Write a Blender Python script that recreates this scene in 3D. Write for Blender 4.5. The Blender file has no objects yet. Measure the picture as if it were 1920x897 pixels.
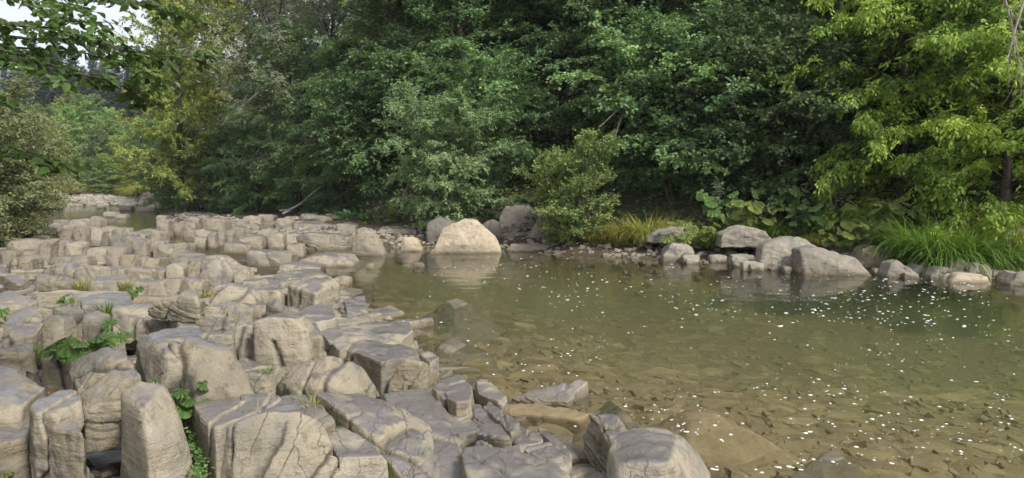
import bpy, bmesh, math, random
import numpy as np
from mathutils import Vector, Matrix

R = math.radians
random.seed(7)
RNG = np.random.default_rng(7)
scene = bpy.context.scene
COL = scene.collection

# ------------------------------------------------------------------ camera
CAM_H, F_PX, HORIZON = 2.1, 1321.0, 340.0
PITCH = math.atan((448.5 - HORIZON) / F_PX)
cam_data = bpy.data.cameras.new('camera')
cam_data.sensor_width = 36.0
cam_data.lens = 36.0 * F_PX / 1920.0
cam_data.clip_start, cam_data.clip_end = 0.05, 2000.0
cam = bpy.data.objects.new('camera', cam_data)
cam.location = (0, 0, CAM_H)
cam.rotation_euler = (R(90) - PITCH, 0, 0)
COL.objects.link(cam)
scene.camera = cam

# ------------------------------------------------------------------ sky, sun, exposure
SUN_EL, SUN_AZ = 46.0, 138.0        # azimuth clockwise from +Y (the view direction): the light comes from behind and to the right
world = bpy.data.worlds.new('World')
scene.world = world
world.use_nodes = True
wt = world.node_tree
wt.nodes.clear()
w_out = wt.nodes.new('ShaderNodeOutputWorld')
w_bg = wt.nodes.new('ShaderNodeBackground')
w_sky = wt.nodes.new('ShaderNodeTexSky')
w_sky.sky_type = 'NISHITA'
w_sky.sun_disc = False
w_sky.sun_elevation = R(SUN_EL)
w_sky.sun_rotation = R(SUN_AZ)
w_sky.dust_density = 3.0
w_tc = wt.nodes.new('ShaderNodeTexCoord')
w_map = wt.nodes.new('ShaderNodeMapping')
w_map.inputs['Scale'].default_value = (1.0, 1.0, 2.4)
w_noise = wt.nodes.new('ShaderNodeTexNoise')
w_noise.inputs['Scale'].default_value = 2.2
w_noise.inputs['Detail'].default_value = 6.0
w_ramp = wt.nodes.new('ShaderNodeValToRGB')       # thin bright cloud everywhere
w_ramp.color_ramp.elements[0].position = 0.3
w_ramp.color_ramp.elements[0].color = (2.55, 2.6, 2.85, 1)
w_ramp.color_ramp.elements[1].position = 0.7
w_ramp.color_ramp.elements[1].color = (3.2, 3.25, 3.4, 1)
w_mix = wt.nodes.new('ShaderNodeMixRGB')
w_mix.inputs['Fac'].default_value = 0.84
wt.links.new(w_tc.outputs['Generated'], w_map.inputs['Vector'])
wt.links.new(w_map.outputs['Vector'], w_noise.inputs['Vector'])
wt.links.new(w_noise.outputs['Fac'], w_ramp.inputs['Fac'])
wt.links.new(w_sky.outputs['Color'], w_mix.inputs['Color1'])
wt.links.new(w_ramp.outputs['Color'], w_mix.inputs['Color2'])
wt.links.new(w_mix.outputs['Color'], w_bg.inputs['Color'])
w_bg.inputs['Strength'].default_value = 0.1
wt.links.new(w_bg.outputs['Background'], w_out.inputs['Surface'])

sun_data = bpy.data.lights.new('sun', 'SUN')
sun_data.energy = 1.5
sun_data.angle = R(11)
sun_data.color = (1.0, 0.965, 0.90)
sun = bpy.data.objects.new('sun', sun_data)
sdir = Vector((math.sin(R(SUN_AZ)) * math.cos(R(SUN_EL)), math.cos(R(SUN_AZ)) * math.cos(R(SUN_EL)), math.sin(R(SUN_EL))))
sun.rotation_euler = sdir.to_track_quat('Z', 'Y').to_euler()
sun.location = sdir * 60
COL.objects.link(sun)

vs = scene.view_settings
vs.view_transform = 'Standard'
vs.look = 'None'
vs.exposure = 1.8
vs.gamma = 1.0
vs.use_curve_mapping = False
cy = scene.cycles
cy.max_bounces = 6
cy.diffuse_bounces = 3
cy.glossy_bounces = 3
cy.transmission_bounces = 4
cy.transparent_max_bounces = 12
cy.volume_bounces = 1
cy.use_denoising = True
cy.adaptive_threshold = 0.03
cy.caustics_reflective = False
cy.caustics_refractive = False
cy.sample_clamp_indirect = 6.0


# ------------------------------------------------------------------ helpers
def tag(o, label=None, cat=None, group=None, kind=None):
    if label: o['label'] = label
    if cat: o['category'] = cat
    if group: o['group'] = group
    if kind: o['kind'] = kind
    return o


def link(o, parent=None):
    COL.objects.link(o)
    if parent is not None:
        o.parent = parent
    return o


def mesh_np(name, V, Fq, smooth=True, tint=None):
    """V (n,3) floats, Fq (m,3|4) ints -> mesh datablock"""
    V = np.ascontiguousarray(V, dtype=np.float32)
    Fq = np.ascontiguousarray(Fq, dtype=np.int32)
    me = bpy.data.meshes.new(name)
    k = Fq.shape[1]
    me.vertices.add(len(V))
    me.vertices.foreach_set('co', V.ravel())
    me.loops.add(Fq.size)
    me.loops.foreach_set('vertex_index', Fq.ravel())
    me.polygons.add(len(Fq))
    me.polygons.foreach_set('loop_start', np.arange(0, Fq.size, k, dtype=np.int32))
    me.polygons.foreach_set('loop_total', np.full(len(Fq), k, dtype=np.int32))
    me.polygons.foreach_set('use_smooth', np.full(len(Fq), smooth, dtype=bool))
    if tint is not None:
        at = me.attributes.new('tint', 'FLOAT', 'POINT')
        at.data.foreach_set('value', np.ascontiguousarray(tint, dtype=np.float32))
    me.update(calc_edges=True)
    me.validate()
    return me


def mesh_obj(name, me, mat, parent=None, loc=None):
    if mat is not None and not me.materials:
        me.materials.append(mat)
    o = bpy.data.objects.new(name, me)
    if loc is not None:
        o.location = loc
    return link(o, parent)


def empty(name, loc=(0, 0, 0), rz=0.0, s=1.0):
    o = bpy.data.objects.new(name, None)
    o.empty_display_size = 0.2
    o.location = loc
    o.rotation_euler = (0, 0, rz)
    o.scale = (s, s, s) if not isinstance(s, tuple) else s
    return link(o)


def copy_tree(o, parent=None):
    c = o.copy()
    COL.objects.link(c)
    c.parent = parent
    for ch in list(o.children):
        copy_tree(ch, c)
    return c


def _hash(ix, iy, iz, s):
    h = (ix * 374761393 + iy * 668265263 + iz * 1274126177 + s * 974711) & 0x7fffffff
    h = ((h ^ (h >> 13)) * 1103515245) & 0x7fffffff
    h = ((h ^ (h >> 16)) * 12345679 + 1013904223) & 0x7fffffff
    return (h ^ (h >> 11)) / float(0x7fffffff) * 2.0 - 1.0


def vnoise(P, seed=0):
    P = np.asarray(P, dtype=np.float64)
    i = np.floor(P).astype(np.int64)
    f = P - i
    u = f * f * f * (f * (f * 6 - 15) + 10)
    x, y, z = i[:, 0], i[:, 1], i[:, 2]
    def c(a, b, d): return _hash(x + a, y + b, z + d, seed)
    x00 = c(0, 0, 0) * (1 - u[:, 0]) + c(1, 0, 0) * u[:, 0]
    x10 = c(0, 1, 0) * (1 - u[:, 0]) + c(1, 1, 0) * u[:, 0]
    x01 = c(0, 0, 1) * (1 - u[:, 0]) + c(1, 0, 1) * u[:, 0]
    x11 = c(0, 1, 1) * (1 - u[:, 0]) + c(1, 1, 1) * u[:, 0]
    y0 = x00 * (1 - u[:, 1]) + x10 * u[:, 1]
    y1 = x01 * (1 - u[:, 1]) + x11 * u[:, 1]
    return y0 * (1 - u[:, 2]) + y1 * u[:, 2]


def fbm(P, octv=4, seed=0, gain=0.5):
    a, s, t = 1.0, 0.0, 0.0
    P = np.asarray(P, dtype=np.float64)
    for k in range(octv):
        s = s + a * vnoise(P, seed + 17 * k)
        t += a
        a *= gain
        P = P * 2.03 + 11.7
    return s / t


_ca, _sa = math.cos(PITCH), math.sin(PITCH)


def ray(u, v):
    xc, yc = (u - 960.0) / F_PX, -(v - 448.5) / F_PX
    return np.array((xc, _ca + yc * _sa, -_sa + yc * _ca))


def at_z(u, v, z):          # where the sight line through a photo pixel meets height z
    d = ray(u, v)
    return np.array((0, 0, CAM_H)) + d * ((z - CAM_H) / d[2])


def at_y(u, v, Y):          # ... or distance Y
    d = ray(u, v)
    return np.array((0, 0, CAM_H)) + d * (Y / d[1])


# ------------------------------------------------------------------ materials
def new_mat(name):
    m = bpy.data.materials.new(name)
    m.use_nodes = True
    m.node_tree.nodes.clear()
    return m, m.node_tree.nodes, m.node_tree.links


class NT:
    def __init__(self, name):
        self.m, self.n, self.l = new_mat(name)

    def node(self, t, **kw):
        nd = self.n.new(t)
        for k, v in kw.items():
            if k.startswith('i_'):
                key = k[2:].replace('_', ' ')
                nd.inputs[key].default_value = v
            else:
                setattr(nd, k, v)
        return nd

    def link(self, a, b): self.l.new(a, b)

    def noise(self, vec, scale, detail=5.0, rough=0.55):
        n = self.node('ShaderNodeTexNoise')
        n.inputs['Scale'].default_value = scale
        n.inputs['Detail'].default_value = detail
        n.inputs['Roughness'].default_value = rough
        if vec is not None: self.link(vec, n.inputs['Vector'])
        return n.outputs['Fac']

    def ramp(self, fac, stops, interp='LINEAR'):
        r = self.node('ShaderNodeValToRGB')
        cr = r.color_ramp
        cr.interpolation = interp
        while len(cr.elements) > 1: cr.elements.remove(cr.elements[-1])
        cr.elements[0].position, c = stops[0]
        cr.elements[0].color = (*c, 1) if len(c) == 3 else c
        for p, c in stops[1:]:
            e = cr.elements.new(p)
            e.color = (*c, 1) if len(c) == 3 else c
        self.link(fac, r.inputs['Fac'])
        return r.outputs['Color']

    def mix(self, fac, a, b, mode='MIX'):
        x = self.node('ShaderNodeMixRGB', blend_type=mode)
        for s, v in ((x.inputs['Fac'], fac), (x.inputs['Color1'], a), (x.inputs['Color2'], b)):
            if isinstance(v, (int, float)): s.default_value = v if s.name == 'Fac' else (v, v, v, 1)
            elif isinstance(v, tuple): s.default_value = (*v, 1)
            else: self.link(v, s)
        return x.outputs['Color']

    def math(self, op, a, b=None, c=None, clamp=False):
        x = self.node('ShaderNodeMath', operation=op, use_clamp=clamp)
        for s, v in zip(x.inputs, (a, b, c)):
            if v is None: continue
            if isinstance(v, (int, float)): s.default_value = v
            else: self.link(v, s)
        return x.outputs[0]

    def maprange(self, v, a, b, c=0.0, d=1.0, smooth=True):
        x = self.node('ShaderNodeMapRange')
        x.interpolation_type = 'SMOOTHSTEP' if smooth else 'LINEAR'
        self.link(v, x.inputs['Value'])
        for k, q in zip(('From Min', 'From Max', 'To Min', 'To Max'), (a, b, c, d)):
            x.inputs[k].default_value = q
        return x.outputs['Result']

    def bump(self, h, strength, dist, normal=None):
        b = self.node('ShaderNodeBump')
        b.inputs['Strength'].default_value = strength
        b.inputs['Distance'].default_value = dist
        self.link(h, b.inputs['Height'])
        if normal is not None: self.link(normal, b.inputs['Normal'])
        return b.outputs['Normal']

    def out(self, shader, vol=None):
        o = self.node('ShaderNodeOutputMaterial')
        if shader is not None: self.link(shader, o.inputs['Surface'])
        if vol is not None: self.link(vol, o.inputs['Volume'])
        return self.m


def principled(t, color, rough, normal=None, spec=0.4):
    p = t.node('ShaderNodeBsdfPrincipled')
    for key, v in (('Base Color', color), ('Roughness', rough)):
        if isinstance(v, (int, float)): p.inputs[key].default_value = v
        elif isinstance(v, tuple): p.inputs[key].default_value = (*v, 1)
        else: t.link(v, p.inputs[key])
    p.inputs['Specular IOR Level'].default_value = spec
    if normal is not None: t.link(normal, p.inputs['Normal'])
    return p.outputs['BSDF']


def make_rock_mat(name, tan, grey, dark, wetness=1.0, lichen=0.75):
    t = NT(name)
    geo = t.node('ShaderNodeNewGeometry')
    pos = geo.outputs['Position']
    info = t.node('ShaderNodeObjectInfo')
    sep = t.node('ShaderNodeSeparateXYZ'); t.link(geo.outputs['Normal'], sep.inputs[0])
    psep = t.node('ShaderNodeSeparateXYZ'); t.link(pos, psep.inputs[0])
    n1 = t.noise(pos, 1.6, 6.0, 0.6)
    n2 = t.noise(pos, 7.0, 6.0, 0.65)
    n3 = t.noise(pos, 85.0, 5.0, 0.65)
    n4 = t.noise(pos, 160.0, 2.0, 0.6)
    base = t.ramp(n1, [(0.33, grey), (0.5, tan), (0.68, tuple(c * 1.16 for c in tan))])
    base = t.mix(t.maprange(n2, 0.5, 0.72, 0.0, 0.65), base, grey)
    base = t.mix(t.maprange(n2, 0.46, 0.3, 0.0, 0.7), base, dark)
    base = t.mix(t.maprange(n3, 0.52, 0.72, 0.0, 0.45), base, dark)
    # pale lichen crust and rusty stains
    ln = t.noise(pos, 4.3, 7.0, 0.75)
    lm = t.math('MULTIPLY', t.maprange(ln, 0.56, 0.66), t.maprange(n4, 0.42, 0.6))
    base = t.mix(t.math('MULTIPLY', lm, lichen), base, (0.46, 0.42, 0.33))
    rn = t.noise(pos, 2.7, 5.0, 0.6)
    base = t.mix(t.maprange(rn, 0.6, 0.75, 0.0, 0.35), base, (0.27, 0.17, 0.08))
    # seepage stains run down the faces
    ms = t.node('ShaderNodeMapping'); t.link(pos, ms.inputs['Vector'])
    ms.inputs['Scale'].default_value = (5.0, 5.0, 0.7)
    st = t.noise(ms.outputs[0], 1.6, 6.0, 0.65)
    base = t.mix(t.maprange(st, 0.52, 0.70, 0.0, 0.55), base, dark)
    base = t.mix(t.maprange(t.noise(pos, 0.9, 4.0, 0.6), 0.50, 0.68, 0.0, 0.45), base, (0.16, 0.145, 0.095))
    # hairline joints
    mp = t.node('ShaderNodeMapping'); t.link(pos, mp.inputs['Vector'])
    mp.inputs['Rotation'].default_value = (0.25, 0.2, 0.5)
    mp.inputs['Scale'].default_value = (2.6, 1.0, 1.2)
    wob = t.noise(pos, 5.0, 4.0, 0.6)
    wv = t.node('ShaderNodeVectorMath', operation='ADD'); t.link(mp.outputs[0], wv.inputs[0])
    wc = t.node('ShaderNodeCombineXYZ')
    for k in range(3): t.link(t.math('MULTIPLY', wob, 0.35), wc.inputs[k])
    t.link(wc.outputs[0], wv.inputs[1])
    vor = t.node('ShaderNodeTexVoronoi', feature='DISTANCE_TO_EDGE')
    vor.inputs['Scale'].default_value = 1.7
    t.link(wv.outputs[0], vor.inputs['Vector'])
    jmask = t.maprange(t.noise(pos, 1.3, 3.0, 0.5), 0.47, 0.60)
    joint = t.math('MAXIMUM', t.maprange(vor.outputs['Distance'], 0.002, 0.016), t.math('SUBTRACT', 1.0, jmask))
    base = t.mix(t.math('MULTIPLY', t.math('SUBTRACT', 1.0, joint), 0.55), base, (0.05, 0.045, 0.035))
    ca = t.node('ShaderNodeAttribute', attribute_name='tint')
    base = t.mix(t.maprange(ca.outputs['Fac'], 0.35, 0.95, 0.0, 0.8), base, (0.035, 0.03, 0.022))     # soil in the cracks
    # per rock tint
    base = t.mix(t.maprange(info.outputs['Random'], 0.0, 1.0, 0.0, 0.35, False), base, grey)
    val = t.maprange(info.outputs['Random'], 0.0, 1.0, 0.72, 1.15, False)
    hsv = t.node('ShaderNodeHueSaturation'); t.link(val, hsv.inputs['Value']); t.link(base, hsv.inputs['Color'])
    base = hsv.outputs['Color']
    # wet film on the upper faces, damp algae band along the waterline
    wn = t.noise(pos, 2.1, 4.0, 0.55)
    wet = t.math('MULTIPLY', t.maprange(sep.outputs['Z'], 0.70, 0.94), t.maprange(wn, 0.33, 0.50))
    wet = t.math('MULTIPLY', wet, wetness, clamp=True)
    base = t.mix(t.math('MULTIPLY', wet, 0.8), base, (0.115, 0.105, 0.11))
    line = t.math('MULTIPLY', t.maprange(psep.outputs['Z'], 0.10, 0.0), 0.7)
    base = t.mix(line, base, (0.12, 0.095, 0.05))
    pud = t.maprange(t.noise(pos, 3.1, 3.0, 0.5), 0.44, 0.62)
    rough = t.math('SUBTRACT', 0.85, t.math('MULTIPLY', wet, t.math('ADD', 0.42, t.math('MULTIPLY', pud, 0.24))))
    rough = t.math('ADD', rough, t.math('MULTIPLY', t.math('SUBTRACT', n3, 0.5), 0.12))
    # bedding lines
    mb = t.node('ShaderNodeMapping'); t.link(pos, mb.inputs['Vector'])
    mb.inputs['Rotation'].default_value = (0.35, 0.3, 0.0)
    mb.inputs['Scale'].default_value = (0.6, 0.6, 9.0)
    bed = t.noise(mb.outputs[0], 2.2, 5.0, 0.6)
    nrm = t.bump(n2, 0.55, 0.06)
    nrm = t.bump(bed, 0.55, 0.03, nrm)
    nrm = t.bump(n3, 0.6, 0.012, nrm)
    nrm = t.bump(n4, 0.35, 0.004, nrm)
    nrm = t.bump(joint, 0.7, 0.02, nrm)
    sh = principled(t, base, rough, nrm, 0.45)
    bs = sh.node
    t.link(t.math('MULTIPLY', wet, t.math('ADD', 0.25, t.math('MULTIPLY', pud, 0.75))), bs.inputs['Coat Weight'])      # standing film of water
    bs.inputs['Coat Roughness'].default_value = 0.36
    return t.out(sh)


M_ROCK = make_rock_mat('sandstone', (0.325, 0.275, 0.19), (0.19, 0.18, 0.155), (0.075, 0.067, 0.052))
M_ROCKDRY = make_rock_mat('dry_sandstone', (0.30, 0.252, 0.182), (0.185, 0.172, 0.148), (0.066, 0.06, 0.048), 0.85, 0.7)
M_BOULDER = make_rock_mat('golden_sandstone', (0.42, 0.345, 0.245), (0.32, 0.275, 0.21), (0.22, 0.165, 0.11), 0.1, 0.7)
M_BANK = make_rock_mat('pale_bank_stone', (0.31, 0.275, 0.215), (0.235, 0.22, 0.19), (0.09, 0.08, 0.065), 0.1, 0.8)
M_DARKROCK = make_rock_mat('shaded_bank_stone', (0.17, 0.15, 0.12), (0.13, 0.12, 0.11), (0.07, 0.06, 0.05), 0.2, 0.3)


def make_bedstone_mat():
    t = NT('silted_river_stone')
    geo = t.node('ShaderNodeNewGeometry'); pos = geo.outputs['Position']
    info = t.node('ShaderNodeObjectInfo')
    n = t.noise(pos, 3.0, 6.0, 0.6); n2 = t.noise(pos, 30.0, 5.0, 0.6)
    c = t.ramp(n, [(0.3, (0.19, 0.145, 0.078)), (0.6, (0.275, 0.212, 0.118)), (0.8, (0.34, 0.27, 0.16))])
    c = t.mix(t.maprange(n2, 0.5, 0.75, 0, 0.5), c, (0.12, 0.09, 0.045))
    hsv = t.node('ShaderNodeHueSaturation'); t.link(t.maprange(info.outputs['Random'], 0, 1, 0.7, 1.2, False), hsv.inputs['Value']); t.link(c, hsv.inputs['Color'])
    return t.out(principled(t, hsv.outputs['Color'], 0.8, t.bump(n2, 0.5, 0.02), 0.3))


M_BED = make_bedstone_mat()


def make_ground_mat():
    t = NT('soil_and_silt')
    geo = t.node('ShaderNodeNewGeometry'); pos = geo.outputs['Position']
    ps = t.node('ShaderNodeSeparateXYZ'); t.link(pos, ps.inputs[0])
    n = t.noise(pos, 0.9, 8.0, 0.65); n2 = t.noise(pos, 14.0, 6.0, 0.65)
    soil = t.ramp(n, [(0.3, (0.035, 0.028, 0.018)), (0.55, (0.07, 0.055, 0.034)), (0.75, (0.10, 0.085, 0.05))])
    soil = t.mix(t.maprange(n2, 0.52, 0.7, 0, 0.5), soil, (0.14, 0.09, 0.04))
    silt = t.ramp(n, [(0.3, (0.115, 0.088, 0.046)), (0.6, (0.17, 0.13, 0.07)), (0.8, (0.22, 0.17, 0.095))])
    silt = t.mix(t.maprange(n2, 0.5, 0.7, 0, 0.55), silt, (0.12, 0.088, 0.04))
    c = t.mix(t.maprange(ps.outputs['Z'], 0.02, -0.06), soil, silt)
    nrm = t.bump(n2, 0.7, 0.05)
    return t.out(principled(t, c, 0.9, nrm, 0.25))


M_GROUND = make_ground_mat()


def make_water_mat():
    t = NT('river_water')
    geo = t.node('ShaderNodeNewGeometry'); pos = geo.outputs['Position']
    mp = t.node('ShaderNodeMapping'); t.link(pos, mp.inputs['Vector'])
    mp.inputs['Rotation'].default_value = (0, 0, R(-38))
    mp.inputs['Scale'].default_value = (0.75, 1.5, 1.0)
    a = t.noise(mp.outputs[0], 1.5, 3.0, 0.5)
    b = t.noise(mp.outputs[0], 7.0, 2.0, 0.5)
    # a small riffle where the channel narrows between the two rock shelves
    dv = t.node('ShaderNodeVectorMath', operation='DISTANCE'); t.link(pos, dv.inputs[0]); dv.inputs[1].default_value = (-8.6, 20.6, 0)
    rif = t.maprange(dv.outputs['Value'], 2.6, 0.6)
    c = t.noise(pos, 9.0, 4.0, 0.6)
    n1 = t.bump(a, 0.10, 0.12)
    n2 = t.bump(b, 0.07, 0.03, n1)
    bm = t.node('ShaderNodeBump'); bm.inputs['Distance'].default_value = 0.10
    t.link(c, bm.inputs['Height']); t.link(n2, bm.inputs['Normal']); t.link(t.math('MULTIPLY', rif, 0.9), bm.inputs['Strength'])
    nrm = bm.outputs['Normal']
    fr = t.node('ShaderNodeFresnel'); fr.inputs['IOR'].default_value = 1.333; t.link(nrm, fr.inputs['Normal'])
    gl = t.node('ShaderNodeBsdfGlossy'); gl.inputs['Roughness'].default_value = 0.03; t.link(nrm, gl.inputs['Normal'])
    tr = t.node('ShaderNodeBsdfTransparent'); tr.inputs['Color'].default_value = (0.97, 0.98, 0.96, 1)
    mx = t.node('ShaderNodeMixShader')
    t.link(fr.outputs[0], mx.inputs[0]); t.link(tr.outputs[0], mx.inputs[1]); t.link(gl.outputs[0], mx.inputs[2])
    ab = t.node('ShaderNodeVolumeAbsorption'); ab.inputs['Color'].default_value = (0.74, 0.78, 0.55, 1); ab.inputs['Density'].default_value = 0.22
    sc = t.node('ShaderNodeVolumeScatter'); sc.inputs['Color'].default_value = (0.66, 0.76, 0.54, 1); sc.inputs['Density'].default_value = 0.055
    add = t.node('ShaderNodeAddShader'); t.link(ab.outputs[0], add.inputs[0]); t.link(sc.outputs[0], add.inputs[1])
    return t.out(mx.outputs[0], add.outputs[0])


M_WATER = make_water_mat()


def make_leaf_mat(name, c1, c2, trans=0.35, autumn=(0.45, 0.32, 0.03), autumn_at=0.985, rough=0.5, spec=0.35):
    t = NT(name)
    at = t.node('ShaderNodeAttribute', attribute_name='tint')
    info = t.node('ShaderNodeObjectInfo')
    geo = t.node('ShaderNodeNewGeometry')
    n = t.noise(geo.outputs['Position'], 0.6, 3.0, 0.5)
    f = t.math('ADD', t.math('MULTIPLY', at.outputs['Fac'], 0.75), t.math('MULTIPLY', t.math('SUBTRACT', n, 0.5), 0.9))
    c = t.ramp(f, [(0.05, c1), (0.7, c2)])
    c = t.mix(t.math('GREATER_THAN', at.outputs['Fac'], autumn_at), c, autumn)
    hsv = t.node('ShaderNodeHueSaturation')
    t.link(t.maprange(info.outputs['Random'], 0, 1, 0.80, 1.2, False), hsv.inputs['Value'])
    t.link(t.maprange(info.outputs['Random'], 0, 1, 0.488, 0.512, False), hsv.inputs['Hue'])
    t.link(c, hsv.inputs['Color'])
    c = hsv.outputs['Color']
    p = principled(t, c, rough, None, spec)
    tl = t.node('ShaderNodeBsdfTranslucent')
    t.link(t.mix(1.0, c, (1.25, 1.2, 0.6), 'MULTIPLY'), tl.inputs['Color'])
    mx = t.node('ShaderNodeMixShader'); mx.inputs[0].default_value = trans
    t.link(p, mx.inputs[1]); t.link(tl.outputs[0], mx.inputs[2])
    return t.out(mx.outputs[0])


L_BEECH = make_leaf_mat('beech_leaf', (0.078, 0.140, 0.058), (0.19, 0.29, 0.115))
L_YELLOW = make_leaf_mat('hornbeam_leaf', (0.17, 0.23, 0.06), (0.42, 0.46, 0.13), 0.35, (0.45, 0.38, 0.09), 0.95)
L_OLIVE = make_leaf_mat('olive_willow_leaf', (0.16, 0.195, 0.09), (0.35, 0.385, 0.19), 0.28)
L_SILVER = make_leaf_mat('silver_willow_leaf', (0.19, 0.23, 0.15), (0.40, 0.44, 0.31), 0.25)
L_WILLOW = make_leaf_mat('willow_leaf', (0.125, 0.19, 0.085), (0.29, 0.375, 0.18), 0.28)
L_MAPLE = make_leaf_mat('maple_leaf', (0.146, 0.254, 0.040), (0.400, 0.528, 0.091), 0.38)
L_HAZEL = make_leaf_mat('hazel_leaf', (0.119, 0.197, 0.088), (0.306, 0.432, 0.168), 0.32)
L_BUSH = make_leaf_mat('bush_leaf', (0.14, 0.215, 0.07), (0.31, 0.40, 0.145), 0.33)
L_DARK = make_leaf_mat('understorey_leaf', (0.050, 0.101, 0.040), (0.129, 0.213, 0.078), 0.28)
L_SPRUCE = make_leaf_mat('spruce_needle', (0.018, 0.038, 0.026), (0.045, 0.075, 0.045), 0.1, (0.05, 0.06, 0.03), 0.995)
L_FAR = make_leaf_mat('valley_leaf', (0.139, 0.227, 0.073), (0.309, 0.423, 0.130), 0.35)
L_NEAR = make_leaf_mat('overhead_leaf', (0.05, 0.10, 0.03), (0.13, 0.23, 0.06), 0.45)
L_BUTTER = make_leaf_mat('butterbur_leaf', (0.11, 0.20, 0.055), (0.22, 0.35, 0.11), 0.35, (0.30, 0.34, 0.06), 0.9)
L_BUTTERD = make_leaf_mat('yellowing_butterbur_leaf', (0.10, 0.15, 0.05), (0.26, 0.31, 0.07), 0.3, (0.36, 0.33, 0.06), 0.85)
L_GRASS = make_leaf_mat('grass_blade', (0.075, 0.15, 0.028), (0.19, 0.29, 0.06), 0.35, (0.42, 0.36, 0.15), 0.95)
L_DRYGRASS = make_leaf_mat('yellow_grass_blade', (0.16, 0.19, 0.04), (0.36, 0.36, 0.10), 0.35, (0.45, 0.36, 0.15), 0.8)
L_PALE = make_leaf_mat('pale_herb_leaf', (0.17, 0.25, 0.15), (0.34, 0.42, 0.28), 0.3)


def make_ribbed_leaf(name, c1, c2, rib):
    t = NT(name)
    tc = t.node('ShaderNodeTexCoord')
    sp = t.node('ShaderNodeSeparateXYZ'); t.link(tc.outputs['Object'], sp.inputs[0])
    info = t.node('ShaderNodeObjectInfo')
    ang = t.math('ARCTAN2', sp.outputs['Y'], sp.outputs['X'])
    w = t.math('ABSOLUTE', t.math('SINE', t.math('MULTIPLY', ang, 4.5)))
    n = t.noise(tc.outputs['Object'], 7.0, 5.0, 0.6)
    base = t.mix(t.math('ADD', t.math('MULTIPLY', info.outputs['Random'], 0.6), t.math('MULTIPLY', n, 0.5), clamp=True), c1, c2)
    base = t.mix(t.maprange(n, 0.58, 0.72, 0.0, 0.5), base, tuple(x * 0.55 for x in c1))
    base = t.mix(t.maprange(w, 0.16, 0.03, 0.0, 0.7), base, rib)
    nrm = t.bump(t.math('ADD', w, n), 0.8, 0.05)
    p = principled(t, base, 0.5, nrm, 0.35)
    tl = t.node('ShaderNodeBsdfTranslucent'); t.link(base, tl.inputs['Color'])
    mx = t.node('ShaderNodeMixShader'); mx.inputs[0].default_value = 0.3
    t.link(p, mx.inputs[1]); t.link(tl.outputs[0], mx.inputs[2])
    return t.out(mx.outputs[0])


L_BUTTER = make_ribbed_leaf('butterbur_leaf', (0.085, 0.165, 0.04), (0.20, 0.33, 0.09), (0.30, 0.40, 0.17))
L_BUTTERD = make_ribbed_leaf('yellowing_butterbur_leaf', (0.10, 0.16, 0.04), (0.27, 0.32, 0.07), (0.33, 0.36, 0.14))


def make_bark(name, a, b):
    t = NT(name)
    geo = t.node('ShaderNodeNewGeometry')
    n = t.noise(geo.outputs['Position'], 9.0, 6.0, 0.6)
    return t.out(principled(t, t.ramp(n, [(0.35, a), (0.7, b)]), 0.85, t.bump(n, 0.6, 0.02), 0.2))


M_BARK = make_bark('bark', (0.045, 0.036, 0.028), (0.13, 0.11, 0.09))
M_DEAD = make_bark('dead_wood', (0.22, 0.20, 0.17), (0.42, 0.39, 0.34))


def make_plain(name, c, rough=0.6):
    t = NT(name)
    geo = t.node('ShaderNodeNewGeometry')
    n = t.noise(geo.outputs['Position'], 40.0, 3.0)
    return t.out(principled(t, t.mix(t.maprange(n, 0.35, 0.7), c, tuple(x * 0.82 for x in c)), rough))


M_FOAM = make_plain('foam', (0.80, 0.80, 0.77), 0.5)
M_DEADLEAF = make_plain('fallen_leaf', (0.36, 0.17, 0.04), 0.7)

# ------------------------------------------------------------------ terrain
FAR_BANK = np.array([(60, -6), (22, 11.2), (11, 15.6), (3.9, 18.6), (-1.3, 21.9), (-6, 22.0), (-9.5, 23.6), (-13.2, 28.6), (-16, 33), (-22, 44), (-28, 55), (-36, 70), (-55, 96), (-100, 150)], float)
NEAR_BANK = np.array([(6.5, -30), (2.9, 0), (1.3, 4.6), (0.2, 5.8), (-0.7, 7.7), (-1.5, 9.9), (-3.3, 13.6), (-5.3, 16.6), (-7.8, 19.2), (-13, 26), (-23, 36.5), (-34, 53), (-43, 67), (-62, 94), (-110, 148)], float)


def pl_dist(P, line):
    """distance to a polyline, and on which side (left of the direction of travel is positive)"""
    best = np.full(len(P), 1e9)
    side = np.zeros(len(P))
    for a, b in zip(line[:-1], line[1:]):
        ab = b - a
        t = np.clip(((P - a) @ ab) / (ab @ ab), 0, 1)
        q = a + t[:, None] * ab
        dv = P - q
        d = np.hypot(dv[:, 0], dv[:, 1])
        m = d < best
        cr = ab[0] * (P[:, 1] - a[1]) - ab[1] * (P[:, 0] - a[0])
        best[m] = d[m]
        side[m] = np.sign(cr[m])
    return best, side


def sstep(x, a, b):
    t = np.clip((x - a) / (b - a), 0, 1)
    return t * t * (3 - 2 * t)


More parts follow.
